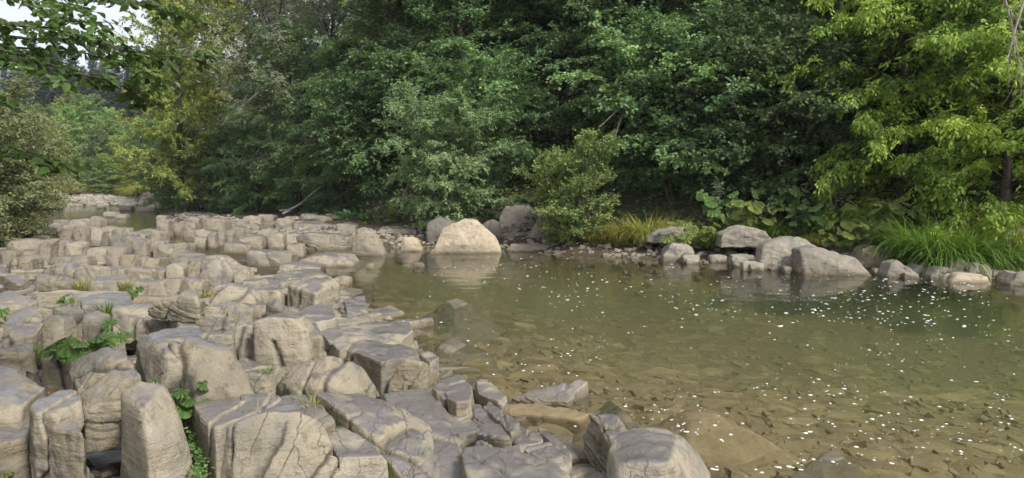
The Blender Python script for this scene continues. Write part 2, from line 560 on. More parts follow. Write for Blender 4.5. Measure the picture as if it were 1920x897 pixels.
def terrain(P):
    P = np.atleast_2d(np.asarray(P, float))
    x, y = P[:, 0], P[:, 1]
    dF, sF = pl_dist(P, FAR_BANK)
    dN, sN = pl_dist(P, NEAR_BANK)
    fs = dF * -sF                       # > 0 on the wooded side
    ns = dN * sN                        # > 0 on the rock shelf side
    z = np.zeros(len(P))
    # bed
    deep = 0.30 + 0.38 * sstep(dN, 0.5, 6.0) + 0.95 * np.exp(-(((x - 9.5) / 7.5) ** 2 + ((y - 12.6) / 3.4) ** 2)) + 0.5 * np.exp(-(((x - 1) / 5.0) ** 2 + ((y - 17.5) / 2.2) ** 2))
    bed = -deep * sstep(np.minimum(dN, dF), -0.1, 0.9) * np.where(y > 19.5, 0.75, 1.0)
    z = bed
    s0 = 2.0 + 4.5 * sstep(-x, 1.0, 9.0)
    far = 0.30 * sstep(fs, 0.0, 1.2) + 0.25 * sstep(fs, 1.2, s0) + np.where(fs > s0, (fs - s0) * 0.62, 0)
    far = np.minimum(far, (26 - 15 * sstep(y, 68, 100)) + fs * 0.08)
    lowedge = sstep(y, 11.0, 15.0)
    dip = 0.17 * (1 - sstep(y, 7.0, 10.5)) * sstep(y, 1.5, 3.0)
    near = -dip * sstep(ns, 0.0, 1.0) + (0.22 - 0.14 * lowedge) * sstep(ns, 0.0, 1.0) + (0.10 + 0.14 * lowedge) * sstep(ns, 1.0, 6.0) + 0.9 * sstep(ns, 9.0, 20.0) + np.clip(ns - 14, 0, 60) * 0.16
    z = np.where(fs > 0, far, z)
    z = np.where((ns > 0) & (fs <= 0), near, z)
    # gravel bar that closes the upper pool, then the valley side behind
    mid = (fs <= 0) & (ns <= 0)
    z = np.where(mid, z + sstep(y, 58.5, 61.5) * (0.75 + 0.02 * (y - 60)), z)
    z = z + sstep(y, 82, 130) * 9.5 + np.clip(y - 150, 0, 300) * 0.03
    n = fbm(np.stack([x * 0.45, y * 0.45, x * 0 + 3.3], 1), 4, 5)
    z = z + n * np.where(mid, 0.06, np.clip(0.06 + 0.03 * np.maximum(fs, ns), 0.06, 0.9))
    return z


def tz(x, y):
    return float(terrain([(x, y)])[0])


def axis(lo, hi, core_lo, core_hi, fine, grow):
    pts = list(np.arange(core_lo, core_hi, fine))
    s, p = fine, core_hi
    while p < hi:
        pts.append(p); s *= grow; p += s
    pts.append(hi)
    s, p = fine, core_lo
    while p > lo:
        s *= grow; p -= s; pts.insert(0, max(p, lo))
    return np.unique(np.array(pts))


gx = axis(-420, 420, -26, 24, 0.26, 1.09)
gy = axis(-60, 700, -3, 36, 0.26, 1.06)
GX, GY = np.meshgrid(gx, gy)
GP = np.stack([GX.ravel(), GY.ravel()], 1)
GZ = terrain(GP)
idx = np.arange(len(GP)).reshape(len(gy), len(gx))
GF = np.stack([idx[:-1, :-1].ravel(), idx[:-1, 1:].ravel(), idx[1:, 1:].ravel(), idx[1:, :-1].ravel()], 1)
ground = mesh_obj('ground', mesh_np('ground', np.column_stack([GP, GZ]), GF), M_GROUND)
tag(ground, 'brown soil, silt and gravel ground of the river valley', 'ground', kind='structure')

# water body: a closed slab whose sides and bottom are buried in the ground
wx0, wx1, wy0, wy1, wb = -75.0, 55.0, -25.0, 105.0, -4.0
WV = np.array([(wx0, wy0, 0), (wx1, wy0, 0), (wx1, wy1, 0), (wx0, wy1, 0), (wx0, wy0, wb), (wx1, wy0, wb), (wx1, wy1, wb), (wx0, wy1, wb)])
WF = np.array([(0, 1, 2, 3), (7, 6, 5, 4), (0, 4, 5, 1), (1, 5, 6, 2), (2, 6, 7, 3), (3, 7, 4, 0)])
water = mesh_obj('water', mesh_np('water', WV, WF, False), M_WATER)
tag(water, 'clear shallow greenish brown river water', 'water', kind='structure')

# ------------------------------------------------------------------ rocks
_cube_cache = {}


def cube_grid(n):
    if n in _cube_cache: return _cube_cache[n]
    idm, V, Fc = {}, [], []
    lin = np.tan(np.linspace(-1, 1, n + 1) * math.pi / 4)
    def vid(p):
        k = (round(p[0], 5), round(p[1], 5), round(p[2], 5))
        if k not in idm:
            idm[k] = len(V); V.append(p)
        return idm[k]
    for ax in range(3):
        for s in (-1, 1):
            g = np.zeros((n + 1, n + 1), int)
            for i in range(n + 1):
                for j in range(n + 1):
                    p = [0, 0, 0]
                    p[ax] = s; p[(ax + 1) % 3] = lin[i]; p[(ax + 2) % 3] = lin[j]
                    g[i, j] = vid(p)
            for i in range(n):
                for j in range(n):
                    q = (g[i, j], g[i + 1, j], g[i + 1, j + 1], g[i, j + 1])
                    Fc.append(q if s > 0 else q[::-1])
    V = np.array(V, float)
    _cube_cache[n] = (V / np.linalg.norm(V, axis=1)[:, None], np.array(Fc, int))
    return _cube_cache[n]


def hull_planes(Q):
    bm = bmesh.new()
    for q in Q: bm.verts.new(q)
    r = bmesh.ops.convex_hull(bm, input=bm.verts)
    bmesh.ops.recalc_face_normals(bm, faces=bm.faces)
    pl = []
    for f in bm.faces:
        if f.calc_area() < 1e-6: continue
        n = np.array(f.normal); h = float(n @ np.array(f.verts[0].co))
        if h < 0: n, h = -n, -h
        if h < 0.02: h = 0.02
        for a, b in pl:
            if a @ n > 0.985 and abs(b - h) < 0.06: break
        else:
            pl.append((n, h))
    bm.free()
    return np.array([p[0] for p in pl]), np.array([p[1] for p in pl])


def rock_mesh(name, pts, n=20, p=24, rough=1.0, chips=6, cracks=2, layers=0.0, seed=0):
    """a weathered block: rounded convex hull of pts, chipped, cracked and pitted. Returns a mesh about its own centre, and the centre."""
    rg = np.random.default_rng(seed)
    pts = np.asarray(pts, float)
    lo, hi = pts.min(0), pts.max(0)
    c = (lo + hi) / 2
    S = np.maximum((hi - lo) / 2, 0.01)
    Q = (pts - c) / S
    c2 = Q.mean(0) * 0.6
    N, Hh = hull_planes(Q - c2)
    upper = [q for q in Q if q[2] > -0.3]
    for _ in range(chips if upper else 0):               # knocked-off corners and edges
        q = upper[int(rg.integers(len(upper)))] - c2
        d = q / np.linalg.norm(q) + rg.normal(size=3) * 0.28; d /= np.linalg.norm(d)
        sup = ((Q - c2) @ d).max()
        N = np.vstack([N, d]); Hh = np.append(Hh, sup * rg.uniform(0.86, 0.97))
    D, Fc = cube_grid(n)
    p = min(p * 3.6, 3.4 * n + 8)
    A = np.maximum(0, D @ N.T) / Hh
    r = 1.0 / np.maximum((A ** p).sum(1) ** (1.0 / p), 0.25)
    V = (D * r[:, None] + c2) * S * 1.06
    Wd = V + c
    size = float(np.cbrt(S.prod())) * 2
    big = float(S.max()) * 2
    dirn = D / S
    dirn /= np.linalg.norm(dirn, axis=1)[:, None]
    so = seed * 3.17 % 97
    a1 = fbm(Wd * (1.6 / max(size, 0.12)) + so, 3, seed % 50)
    a2 = fbm(Wd * (5.5 / max(size, 0.12)) + so * 2, 4, seed % 43 + 9, 0.6)
    a3 = np.abs(fbm(Wd * (3.1 / max(size, 0.12)) + so * 3, 3, seed % 31 + 4))
    disp = size * rough * (0.045 * a1 + 0.026 * a2 - 0.05 * a3 + 0.012)
    if layers > 0:
        ax = np.array((rg.uniform(-.3, .3), rg.uniform(-.45, 0.1), 1.0)); ax /= np.linalg.norm(ax)
        b = (Wd @ ax) / max(0.035, size * 0.09) + 1.3 * a1
        st = np.abs((b % 1.0) - 0.5) * 2
        cell = _hash(np.floor(b).astype(np.int64), np.zeros(len(b), np.int64), np.zeros(len(b), np.int64), seed)
        side = 1 - np.clip(np.abs(dirn @ ax), 0, 1) ** 2
        disp = disp + size * layers * side * (0.045 * cell - 0.05 * (st > 0.82))
    crk = np.zeros(len(V))
    for _ in range(cracks):
        d = rg.normal(size=3); d[2] *= 0.35; d /= np.linalg.norm(d)
        off = rg.uniform(-0.45, 0.45) * np.abs(S @ np.abs(d))
        w = max(0.9 * big / n, 0.007)
        weak = min(1.0, 0.03 / w)
        dist = np.abs(V @ d - off + size * 0.07 * a1 + size * 0.05 * a2)
        along = 0.5 + 0.5 * np.sign(vnoise(Wd * (1.5 / max(size, .1)) + so + 7, seed % 17) + 0.35)
        g_ = np.exp(-(dist / w) ** 2) * along * weak
        crk = np.maximum(crk, g_)
        disp = disp - np.minimum(0.12 * size, 0.045) * g_
    V = V + dirn * disp[:, None]
    me = mesh_np(name, V, Fc, True, np.clip(crk, 0, 1))
    if n <= 20: me.set_sharp_from_angle(angle=R(34))
    return me, c


def block_mesh(name, pts, seed=0, layers=0.0):
    """a jointed block with crisp broken edges: convex hull, narrow bevels, then broken up by noise"""
    rg = np.random.default_rng(seed)
    pts = np.asarray(pts, float)
    lo, hi = pts.min(0), pts.max(0)
    c = (lo + hi) / 2
    S = (hi - lo) / 2
    size = float(np.cbrt(S.prod())) * 2
    P = pts - c
    P = P + rg.normal(size=P.shape) * size * 0.035
    bm = bmesh.new()
    for q in P: bm.verts.new(q)
    bmesh.ops.convex_hull(bm, input=bm.verts)
    bmesh.ops.delete(bm, geom=[v for v in bm.verts if not v.link_faces], context='VERTS')
    bmesh.ops.dissolve_limit(bm, angle_limit=R(11), verts=bm.verts[:], edges=bm.edges[:])
    bmesh.ops.bevel(bm, geom=bm.edges[:], offset=size * rg.uniform(0.035, 0.07), offset_type='OFFSET', segments=1, profile=0.5, affect='EDGES', clamp_overlap=True)
    bmesh.ops.triangulate(bm, faces=bm.faces[:])
    lim = size * 0.22
    for _ in range(3):
        ed = [e for e in bm.edges if e.calc_length() > lim]
        if not ed: break
        bmesh.ops.subdivide_edges(bm, edges=ed, cuts=1, use_grid_fill=True)
        bmesh.ops.triangulate(bm, faces=[f for f in bm.faces if len(f.verts) > 4])
    bm.normal_update()
    V = np.array([v.co for v in bm.verts]); N = np.array([v.normal for v in bm.verts])
    W = V + c
    a1 = fbm(W * (2.2 / size) + seed % 91, 3, seed % 50)
    a2 = fbm(W * (6.0 / size) + seed % 83, 3, seed % 41 + 5, 0.6)
    d = size * (0.05 * a1 + 0.04 * a2)
    if layers > 0:
        b = W[:, 2] / max(0.04, size * 0.13) + 1.2 * a1 + W[:, 1] * .5
        d = d + size * layers * 0.05 * _hash(np.floor(b).astype(np.int64), np.zeros(len(b), np.int64), np.zeros(len(b), np.int64), seed) * (1 - N[:, 2] ** 2)
    V = V + N * d[:, None]
    for v, q in zip(bm.verts, V): v.co = q
    bmesh.ops.triangulate(bm, faces=bm.faces[:])
    me = bpy.data.meshes.new(name)
    bm.to_mesh(me); bm.free()
    me.polygons.foreach_set('use_smooth', np.ones(len(me.polygons), dtype=bool))
    me.set_sharp_from_angle(angle=R(28))
    return me, c


ROCK_SEED = [100]


def put_rock(name, pts, mat, label, cat='rock', group=None, crisp=False, **kw):
    ROCK_SEED[0] += 1
    kw.setdefault('seed', ROCK_SEED[0])
    if crisp:
        me, c = block_mesh(name, pts, kw['seed'], kw.get('layers', 0.0))
    else:
        me, c = rock_mesh(name, pts, **kw)
    return tag(mesh_obj(name, me, mat, loc=c), label, cat, group, 'thing')


def res_for(pts):
    pts = np.asarray(pts)
    d = max(np.linalg.norm(pts.mean(0) - np.array((0, 0, CAM_H))), 2.0)
    px = np.ptp(pts, axis=0).max() * 704.0 / d
    return int(np.clip(px / 2.3, 12, 46))


def top_rock(name, label, top, base, low=(), z=0.5, mat=None, group=None, flare=0.08, **kw):
    """a rock from the corners of its upper face: (photo x, photo y, height), standing down to `base`, with optional lower front corners"""
    tp = np.array([at_z(q[0], q[1], q[2] if len(q) > 2 else z) for q in top])
    cm = tp.mean(0)
    pts = list(tp)
    for w in tp:
        pts.append((cm[0] + (w[0] - cm[0]) * (1 + flare), cm[1] + (w[1] - cm[1]) * (1 + flare), base))
    for q in low:
        pts.append(at_z(*q))
    kw.setdefault('n', res_for(pts)); kw.setdefault('chips', 4)
    return put_rock(name, pts, mat or M_ROCK, label, group=group, **kw)


def face_rock(name, label, sil, zb=0.0, depth=0.5, lean=0.25, mat=None, group=None, sink=0.12, bulge=0.05, **kw):
    """a rock from the outline of the face turned to the river: its lowest point stands at height zb"""
    yb = max(q[1] for q in sil)
    xm = sum(q[0] for q in sil) / len(sil)
    Y = at_z(xm, yb, zb)[1]
    pts = []
    for q in sil:
        z0 = at_y(q[0], q[1], Y)[2]
        w = at_y(q[0], q[1], Y + lean * (z0 - zb))
        pts.append(w)
    F0 = np.array(pts)
    cx, top = F0[:, 0].mean(), F0[:, 2].max()
    wdt = np.ptp(F0[:, 0])
    dep = depth * max(wdt, 0.6 * (top - zb))
    out = list(F0)
    for w in F0:
        out.append((cx + (w[0] - cx) * 0.93, w[1] + dep, zb + (w[2] - zb) * 0.96))
        if w[2] < zb + 0.4 * (top - zb):
            out.append((w[0], w[1], zb - sink)); out.append((w[0], w[1] + dep, zb - sink))
    out.append((cx, Y - bulge * dep, zb + 0.35 * (top - zb)))
    out.append((cx, Y - bulge * dep, zb - sink))
    kw.setdefault('n', res_for(out)); kw.setdefault('chips', 6)
    kw['p'] = max(kw.get('p', 24), 20)
    return put_rock(name, out, mat or M_ROCK, label, group=group, **kw)


def boxsil(x0, x1, y0, y1, k):
    rg = np.random.default_rng(k)
    w, h = x1 - x0, y1 - y0
    j = lambda a: float(rg.uniform(0, a))
    return [(x0 + j(.1) * w, y1), (x1 - j(.1) * w, y1 - j(.06) * h), (x1, y0 + (.12 + j(.2)) * h), (x1 - (.04 + j(.12)) * w, y0 + j(.12) * h),
            (x0 + (.3 + j(.3)) * w, y0), (x0 + (.03 + j(.12)) * w, y0 + j(.16) * h), (x0, y0 + (.12 + j(.2)) * h)]


# --- the near blocks of the rock shelf, one by one
T, FR = top_rock, face_rock
FR('rock_block', 'narrow upright tan sandstone pillar beside the broad green butterbur leaves', [(81, 737), (128, 733), (121, 650), (119, 602), (108, 595), (84, 597), (79, 620)], 0.2, 0.5, 0.3, rough=.6, cracks=1, p=20)
T('stone_slab', 'shiny wet grey slab tilted beside the narrow upright pillar', [(13, 588, .72), (40, 579, .78), (74, 577, .76), (77, 612, .62), (62, 631, .56), (7, 644, .56)], .3, cracks=2, rough=.8)
T('rock_block', 'low dark-fronted block under the shiny wet grey slab', [(-4, 651), (54, 641), (62, 652), (32, 658), (0, 660)], .1, [(6, 679, .3), (58, 676, .3)], z=.5)
T('boulder', 'big grey-brown boulder with a ridged top beside dark soil and fallen leaves', [(-90, 690, .6), (38, 697, .6), (74, 735, .5), (30, 770, .5), (-90, 770, .5)], -.05, [(60, 790, .2), (-60, 800, .25)], cracks=1)
T('boulder', 'rounded tan boulder below the ridged grey-brown boulder', [(-40, 775), (40, 772), (52, 785), (47, 812), (-40, 835)], -.05, z=.38, cracks=0, p=10)
T('rock_block', 'tan block with a dark mossy side below the narrow upright pillar', [(65, 750), (90, 742), (142, 738), (150, 762), (108, 782), (66, 778)], -.1, [(64, 905, .1), (118, 905, .12)], z=.62, cracks=2, p=20)
T('rock_block', 'rounded tan column in front of the block with a mossy side', [(93, 806), (102, 797), (140, 796), (154, 818)], -.1, [(104, 905, .2), (176, 905, .2), (160, 850, .4)], z=.56, cracks=1, p=14)
T('stone_slab', 'wet tilted slab with flaking layers beside the tall blade-like rock', [(128, 690, .68), (150, 675, .76), (192, 660, .84), (228, 660, .84), (262, 712, .74), (228, 740, .64), (178, 768, .56), (140, 712, .66)], .28, [(190, 797, .36), (226, 775, .42)], layers=.25, cracks=2, p=24)
T('rock_block', 'tall blade-like tan block with a dark sheer side beside clover', [(229, 738, .84), (262, 714, .9), (307, 722, .86), (322, 760, .72), (350, 840, .52), (284, 850, .6), (268, 770, .8)], -.25, [(366, 910, .3), (290, 910, .36), (236, 830, .1)], cracks=2, p=24, rough=.7)
T('rock_block', 'dark-sided block behind the smooth sloping cracked slab', [(274, 622), (300, 616), (368, 613), (384, 628), (335, 668), (318, 670), (290, 648)], .0, [(258, 655, .75), (258, 715, .3), (318, 732, .2)], z=.86, cracks=1, p=22)
T('stone_slab', 'smooth sloping slab with three long dark cracks and a dark sheer side', [(319, 642, .92), (334, 632, .96), (402, 627, .96), (430, 652, .88), (478, 733, .6), (420, 742, .58), (364, 748, .6)], -.1, [(324, 735, .2)], cracks=4, p=22, rough=.6)
T('rock_block', 'wet-topped block below the smooth sloping cracked slab, sheer dark left side', [(362, 748), (420, 740), (478, 735), (480, 775), (440, 792), (405, 806), (378, 785)], -.2, [(383, 910, .0), (412, 910, .05), (470, 830, .3)], z=.6, cracks=2, p=24, rough=.7)
T('stone_slab', 'flat wet slab with a grassy crack above the largest tan block', [(452, 738), (486, 735), (545, 756), (592, 788), (560, 802), (470, 796)], .05, z=.585, cracks=2, p=24, rough=.6)
T('rock_block', 'largest broad tan block with a long dark crack and pale wet top', [(412, 822, .52), (432, 802, .62), (476, 780, .66), (560, 776, .64), (602, 800, .54), (614, 836, .46)], -.2, [(424, 915, .3), (640, 915, .18), (600, 915, .22)], cracks=4, p=20, rough=.75)
FR('rock_block', 'left half of the split tan block behind the sloping cracked slab', [(432, 676), (481, 678), (479, 640), (473, 612), (455, 610), (408, 630), (412, 650)], .3, .7, .2, cracks=1, p=22, rough=.7)
FR('rock_block', 'right half of the split tan block, dark stains on its broad face', [(485, 680), (545, 690), (578, 672), (574, 628), (556, 600), (505, 598), (476, 606)], .3, .6, .2, cracks=1, p=20, rough=.6)
T('rock_block', 'low ledge block under the split tan block with moss beside it', [(446, 674), (480, 672), (522, 690), (500, 702), (455, 702)], .05, [(450, 716, .2), (505, 722, .2)], z=.34)
T('rock_block', 'speckled grey block leaning on the right half of the split block', [(562, 609, .6), (592, 608, .6), (602, 632, .55), (570, 640, .5)], .0, [(578, 668, .22), (614, 666, .22), (580, 690, .1), (612, 690, .1)], cracks=1, p=24)
T('boulder', 'rounded two-layered stone resting above the split tan block', [(366, 606, .72), (384, 592, .8), (414, 585, .82), (428, 594, .78), (420, 604, .72)], .55, cracks=1, p=8)
T('rock_block', 'low rounded block beneath the two-layered stone', [(370, 618), (396, 606), (440, 604), (436, 624), (390, 630)], .2, z=.62, cracks=1, p=10)
T('stone_slab', 'overhanging slab with a dark hollow under its edge', [(284, 575, .74), (318, 556, .86), (365, 544, .94), (372, 560, .88), (334, 572, .76)], .62, [(292, 590, .62), (345, 582, .64)], layers=.7, p=24, cracks=1)
FR('rock_block', 'small square block in the hollow under the overhanging slab', [(313, 606), (366, 604), (364, 584), (348, 576), (320, 577), (311, 590)], .35, .5)
FR('rock_block', 'large fan-shaped tan block with a branching crack', [(68, 546), (112, 551), (152, 546), (154, 532), (145, 502), (124, 499), (102, 495), (80, 508), (63, 518)], .35, .5, .5, cracks=3, p=22)
T('stone_slab', 'flat tan slab at the foot of the fan-shaped block', [(64, 550), (100, 553), (140, 556), (128, 574), (60, 572)], .1, z=.42, cracks=1)
FR('rock_block', 'dark square block beside the fan-shaped block', [(14, 514), (56, 510), (58, 488), (50, 481), (16, 484), (10, 494)], .4, .8)
T('stone_slab', 'small tan plate lying tilted above a black hollow', [(8, 519, .66), (22, 511, .7), (54, 522, .62), (34, 535, .56)], .48, p=24, cracks=0)
T('stone_slab', 'large brown slab with a straight edge left of the black hollow', [(-40, 542, .66), (34, 548, .62), (66, 567, .5), (34, 579, .46), (-40, 580, .5)], .2, cracks=1)
T('stone_slab', 'wet lilac-grey slab with a tuft of grass growing from it', [(152, 556), (198, 548), (240, 556), (250, 570), (214, 574), (158, 584)], .25, z=.62, p=20)
T('rock_block', 'dark wedge block with a glossy dished top', [(102, 578, .66), (128, 574, .68), (160, 581, .64), (156, 590, .58), (124, 592, .58)], .1, [(106, 606, .35), (150, 602, .4)], cracks=1)
T('rock_block', 'tan-fronted slab with a smooth grey top beside the overhanging slab', [(212, 580, .66), (240, 570, .68), (282, 572, .66), (290, 584, .6), (250, 592, .58)], .2, [(218, 602, .4), (288, 600, .4)], cracks=1)
T('rock_block', 'squat round-topped block behind the butterbur leaves', [(160, 590), (180, 584), (206, 590), (210, 600), (164, 602)], .2, [(168, 624, .4), (206, 620, .4)], z=.7, cracks=1, p=10)
FR('rock_block', 'rough brown stump-like block behind the butterbur leaves', [(172, 655), (218, 655), (214, 622), (205, 610), (180, 611), (170, 625)], .35, .6, p=14)
FR('rock_block', 'wide cracked block between the round-topped block and the overhanging slab', [(228, 624), (276, 622), (308, 618), (306, 604), (270, 598), (232, 594), (226, 606)], .42, .7)
T('rock_block', 'big grey rock with an angular dark notch at the pool edge', [(541, 538, .55), (560, 528, .6), (589, 521, .64), (618, 518, .64), (633, 538, .5), (592, 551, .52)], -.2, [(548, 572, .3), (600, 584, .18), (628, 588, .1)], cracks=2, p=26)
T('rock_block', 'smooth brown-grey block below the notched grey rock', [(558, 586), (595, 572), (622, 576), (629, 596), (600, 606), (572, 604)], -.1, [(604, 622, .15), (628, 608, .15), (570, 612, .28)], z=.42, cracks=0, p=14, rough=.6)
T('rock_block', 'dark prism-shaped block leaning beside the brown-grey block', [(500, 566, .6), (515, 560, .64), (550, 586, .5), (538, 596, .44)], .1, [(504, 602, .3), (540, 604, .3)], p=28, cracks=0)
T('stone_slab', 'long slab behind the notched grey rock', [(500, 524), (540, 508), (590, 506), (610, 516), (560, 526), (520, 534)], -.1, z=.42, layers=.5)
T('stone_slab', 'broad flat slab with pale wet streaks jutting into the pool', [(602, 625), (636, 613), (690, 604), (742, 605), (770, 620), (736, 640), (670, 637), (640, 652)], -.15, [(640, 672, .1), (736, 656, .1)], z=.3, cracks=3, layers=.3, p=26)
T('rock_block', 'rounded end block at the tip of the broad flat slab', [(744, 604), (766, 606), (774, 622), (748, 626)], -.2, [(772, 640, .0), (748, 644, 0)], z=.27, cracks=0)
T('rock_block', 'stepped stones rising from the water behind the broad flat slab', [(646, 566), (682, 559), (688, 580), (652, 588)], -.2, z=.24, layers=1.0, cracks=3)
T('stone_slab', 'low cracked wedge of stone behind the broad flat slab', [(614, 590), (644, 578), (664, 592), (640, 606), (618, 604)], -.1, z=.2, cracks=2)
T('rock_block', 'pale bread-shaped block in front of the broad flat slab', [(656, 656), (676, 637), (704, 641), (778, 650), (782, 662), (738, 669), (716, 680)], -.1, [(660, 694, .12), (716, 722, .08), (784, 690, .05)], z=.38, cracks=1, p=18)
T('rock_block', 'pointed block with a scaly pale flank beside the bread-shaped block', [(732, 705, .28), (760, 674, .44), (788, 678, .42), (806, 690, .3)], -.1, [(722, 728, .1), (780, 740, .05), (820, 712, .02)], cracks=1, p=22)
T('boulder', 'smooth small stone at the water beside the pointed block', [(784, 662), (800, 655), (822, 672), (806, 682)], -.15, z=.16, p=10, cracks=0)
T('boulder', 'small low stone below the smooth small stone', [(794, 684), (812, 682), (824, 694), (806, 700)], -.15, z=.1, p=10, cracks=0)
T('boulder', 'humped tan rock above the long split plank slab', [(522, 714, .38), (560, 688, .5), (612, 673, .6), (662, 684, .52), (702, 726, .3), (664, 744, .3), (612, 726, .42), (560, 736, .36)], -.1, cracks=2, p=16)
T('stone_slab', 'long plank-like slab with a white water streak along its joint', [(582, 735, .46), (612, 726, .46), (700, 748, .4), (748, 778, .36), (800, 798, .3), (738, 818, .3), (655, 784, .42)], -.1, [(832, 915, .02), (772, 915, .1), (740, 870, .15)], cracks=3, p=20)
T('stone_slab', 'flat damp brown slab with grass along its upper edge', [(604, 802), (634, 796), (706, 842), (722, 854), (640, 866)], -.1, [(642, 915, .12), (722, 905, .08)], z=.34, cracks=0, rough=.5, p=22)
T('stone_slab', 'small flat step above the flat damp brown slab', [(524, 746), (570, 740), (582, 760), (540, 768)], .1, z=.44, cracks=0)
T('stone_slab', 'narrow step between the largest tan block and the plank slab', [(560, 768), (600, 760), (626, 790), (600, 802)], .05, z=.42, cracks=0)
T('stone_slab', 'smooth grooved slab sloping to the pool below the pointed block', [(722, 744, .24), (796, 729, .24), (822, 752, .18), (852, 800, .12), (872, 858, .1), (806, 862, .14), (752, 786, .22)], -.15, cracks=1, rough=.5, p=16)
T('boulder', 'round-shouldered crag at the pool edge', [(812, 730), (832, 712), (858, 706), (884, 726), (882, 752), (855, 756)], -.2, z=.26, cracks=3)
T('stone_slab', 'flat pale slab reaching into the pool below the crag', [(893, 712), (910, 712), (950, 746), (940, 757), (898, 738)], -.2, z=.13, cracks=1, p=26)
T('stone_slab', 'long thin plank of stone at the pool edge', [(902, 760), (916, 752), (974, 798), (956, 813)], -.2, z=.18, cracks=1, p=28)
T('stone_slab', 'narrow plank of stone inside the long thin plank', [(886, 756), (900, 762), (952, 814), (940, 822), (892, 784)], -.2, z=.15, cracks=1, p=28)
T('stone_slab', 'light grey flat slab beside the stone planks', [(836, 798), (850, 760), (882, 760), (918, 800), (866, 816)], -.2, z=.15, cracks=2, rough=.6)
T('rock_block', 'chunky block with a dark front among the stone planks', [(894, 816), (904, 804), (932, 795), (956, 822)], -.15, [(890, 840, .05), (954, 842, .03)], z=.22, p=26, cracks=1)
T('stone_slab', 'cracked low slab at the end of the stone planks', [(956, 813), (980, 800), (1008, 812), (1020, 830), (974, 840)], -.2, z=.12, cracks=3)
T('stone_slab', 'thin edge stone standing in the shallow water', [(1014, 812), (1026, 812), (1060, 838), (1048, 846)], -.2, z=.1, cracks=0)
T('boulder', 'dark rounded boulder at the pool edge', [(983, 842), (1018, 829), (1050, 832), (1070, 852), (1068, 874), (1036, 878)], -.2, z=.2, cracks=1, p=10)
T('stone_slab', 'broad dark-edged slab with a small puddle on top', [(869, 848), (888, 838), (934, 838), (1002, 860), (1068, 888), (1080, 920), (890, 930)], -.2, z=.22, cracks=3, p=24, rough=.7)
T('stone_slab', 'mossy low slab joining the broad dark-edged slab to the domed rock', [(1040, 888), (1110, 880), (1178, 884), (1182, 930), (1040, 930)], -.2, z=.08, cracks=1)
T('boulder', 'broad domed rock with a deep crack standing in the pool', [(1144, 846, .34), (1162, 812, .4), (1202, 804, .42), (1268, 812, .38), (1296, 834, .3), (1250, 870, .42), (1165, 890, .36)], -.4, [(1326, 884, .08), (1332, 930, .1), (1150, 930, .2)], cracks=2, p=14, rough=.6)
T('rock_block', 'layered pale rock against the domed rock in the pool', [(1096, 816, .2), (1100, 791, .3), (1118, 779, .38), (1153, 781, .38), (1178, 808, .36), (1150, 838, .3)], -.4, [(1108, 864, .02), (1140, 858, .05)], layers=1.0, cracks=2, p=22)
T('stone_slab', 'tilted pale slab breaking the water surface', [(962, 746, .02), (1020, 730, .06), (1082, 712, .14), (1098, 718, .12), (1062, 752, .05), (1010, 757, .0)], -.1, layers=.4, chips=2, p=28, cracks=1, mat=M_ROCKDRY)
T('stone_slab', 'half-sunken brown slab below the tilted pale slab', [(944, 760), (1000, 758), (1106, 776), (1084, 786), (960, 776)], -.3, z=.015, p=28, cracks=0, mat=M_BED)
T('stone_slab', 'foam-ringed stone beside the domed rock', [(1158, 780), (1168, 768), (1188, 790), (1180, 796)], -.45, z=.02, p=9, cracks=0, flare=8.0, chips=4)
T('boulder', 'flat brown stone just awash with a foam cap', [(1300, 772), (1330, 770), (1350, 780), (1310, 784)], -.45, z=.01, p=9, cracks=0, mat=M_BED, flare=8.0, chips=4)
T('boulder', 'white-topped stone awash among the sunken slabs', [(1526, 860), (1552, 848), (1568, 856), (1548, 864)], -.45, z=.02, p=9, cracks=0, mat=M_ROCKDRY, flare=8.0, chips=4)
T('boulder', 'little pale stone alone in the middle of the pool', [(846, 562), (856, 558), (866, 563), (855, 567)], -.45, z=.05, p=9, cracks=0, mat=M_ROCKDRY, flare=8.0, chips=4)
T('boulder', 'little pale stone near the flat slab jutting into the pool', [(830, 642), (848, 634), (860, 642), (846, 650)], -.45, z=.03, p=9, cracks=0, mat=M_ROCKDRY, flare=8.0, chips=4)

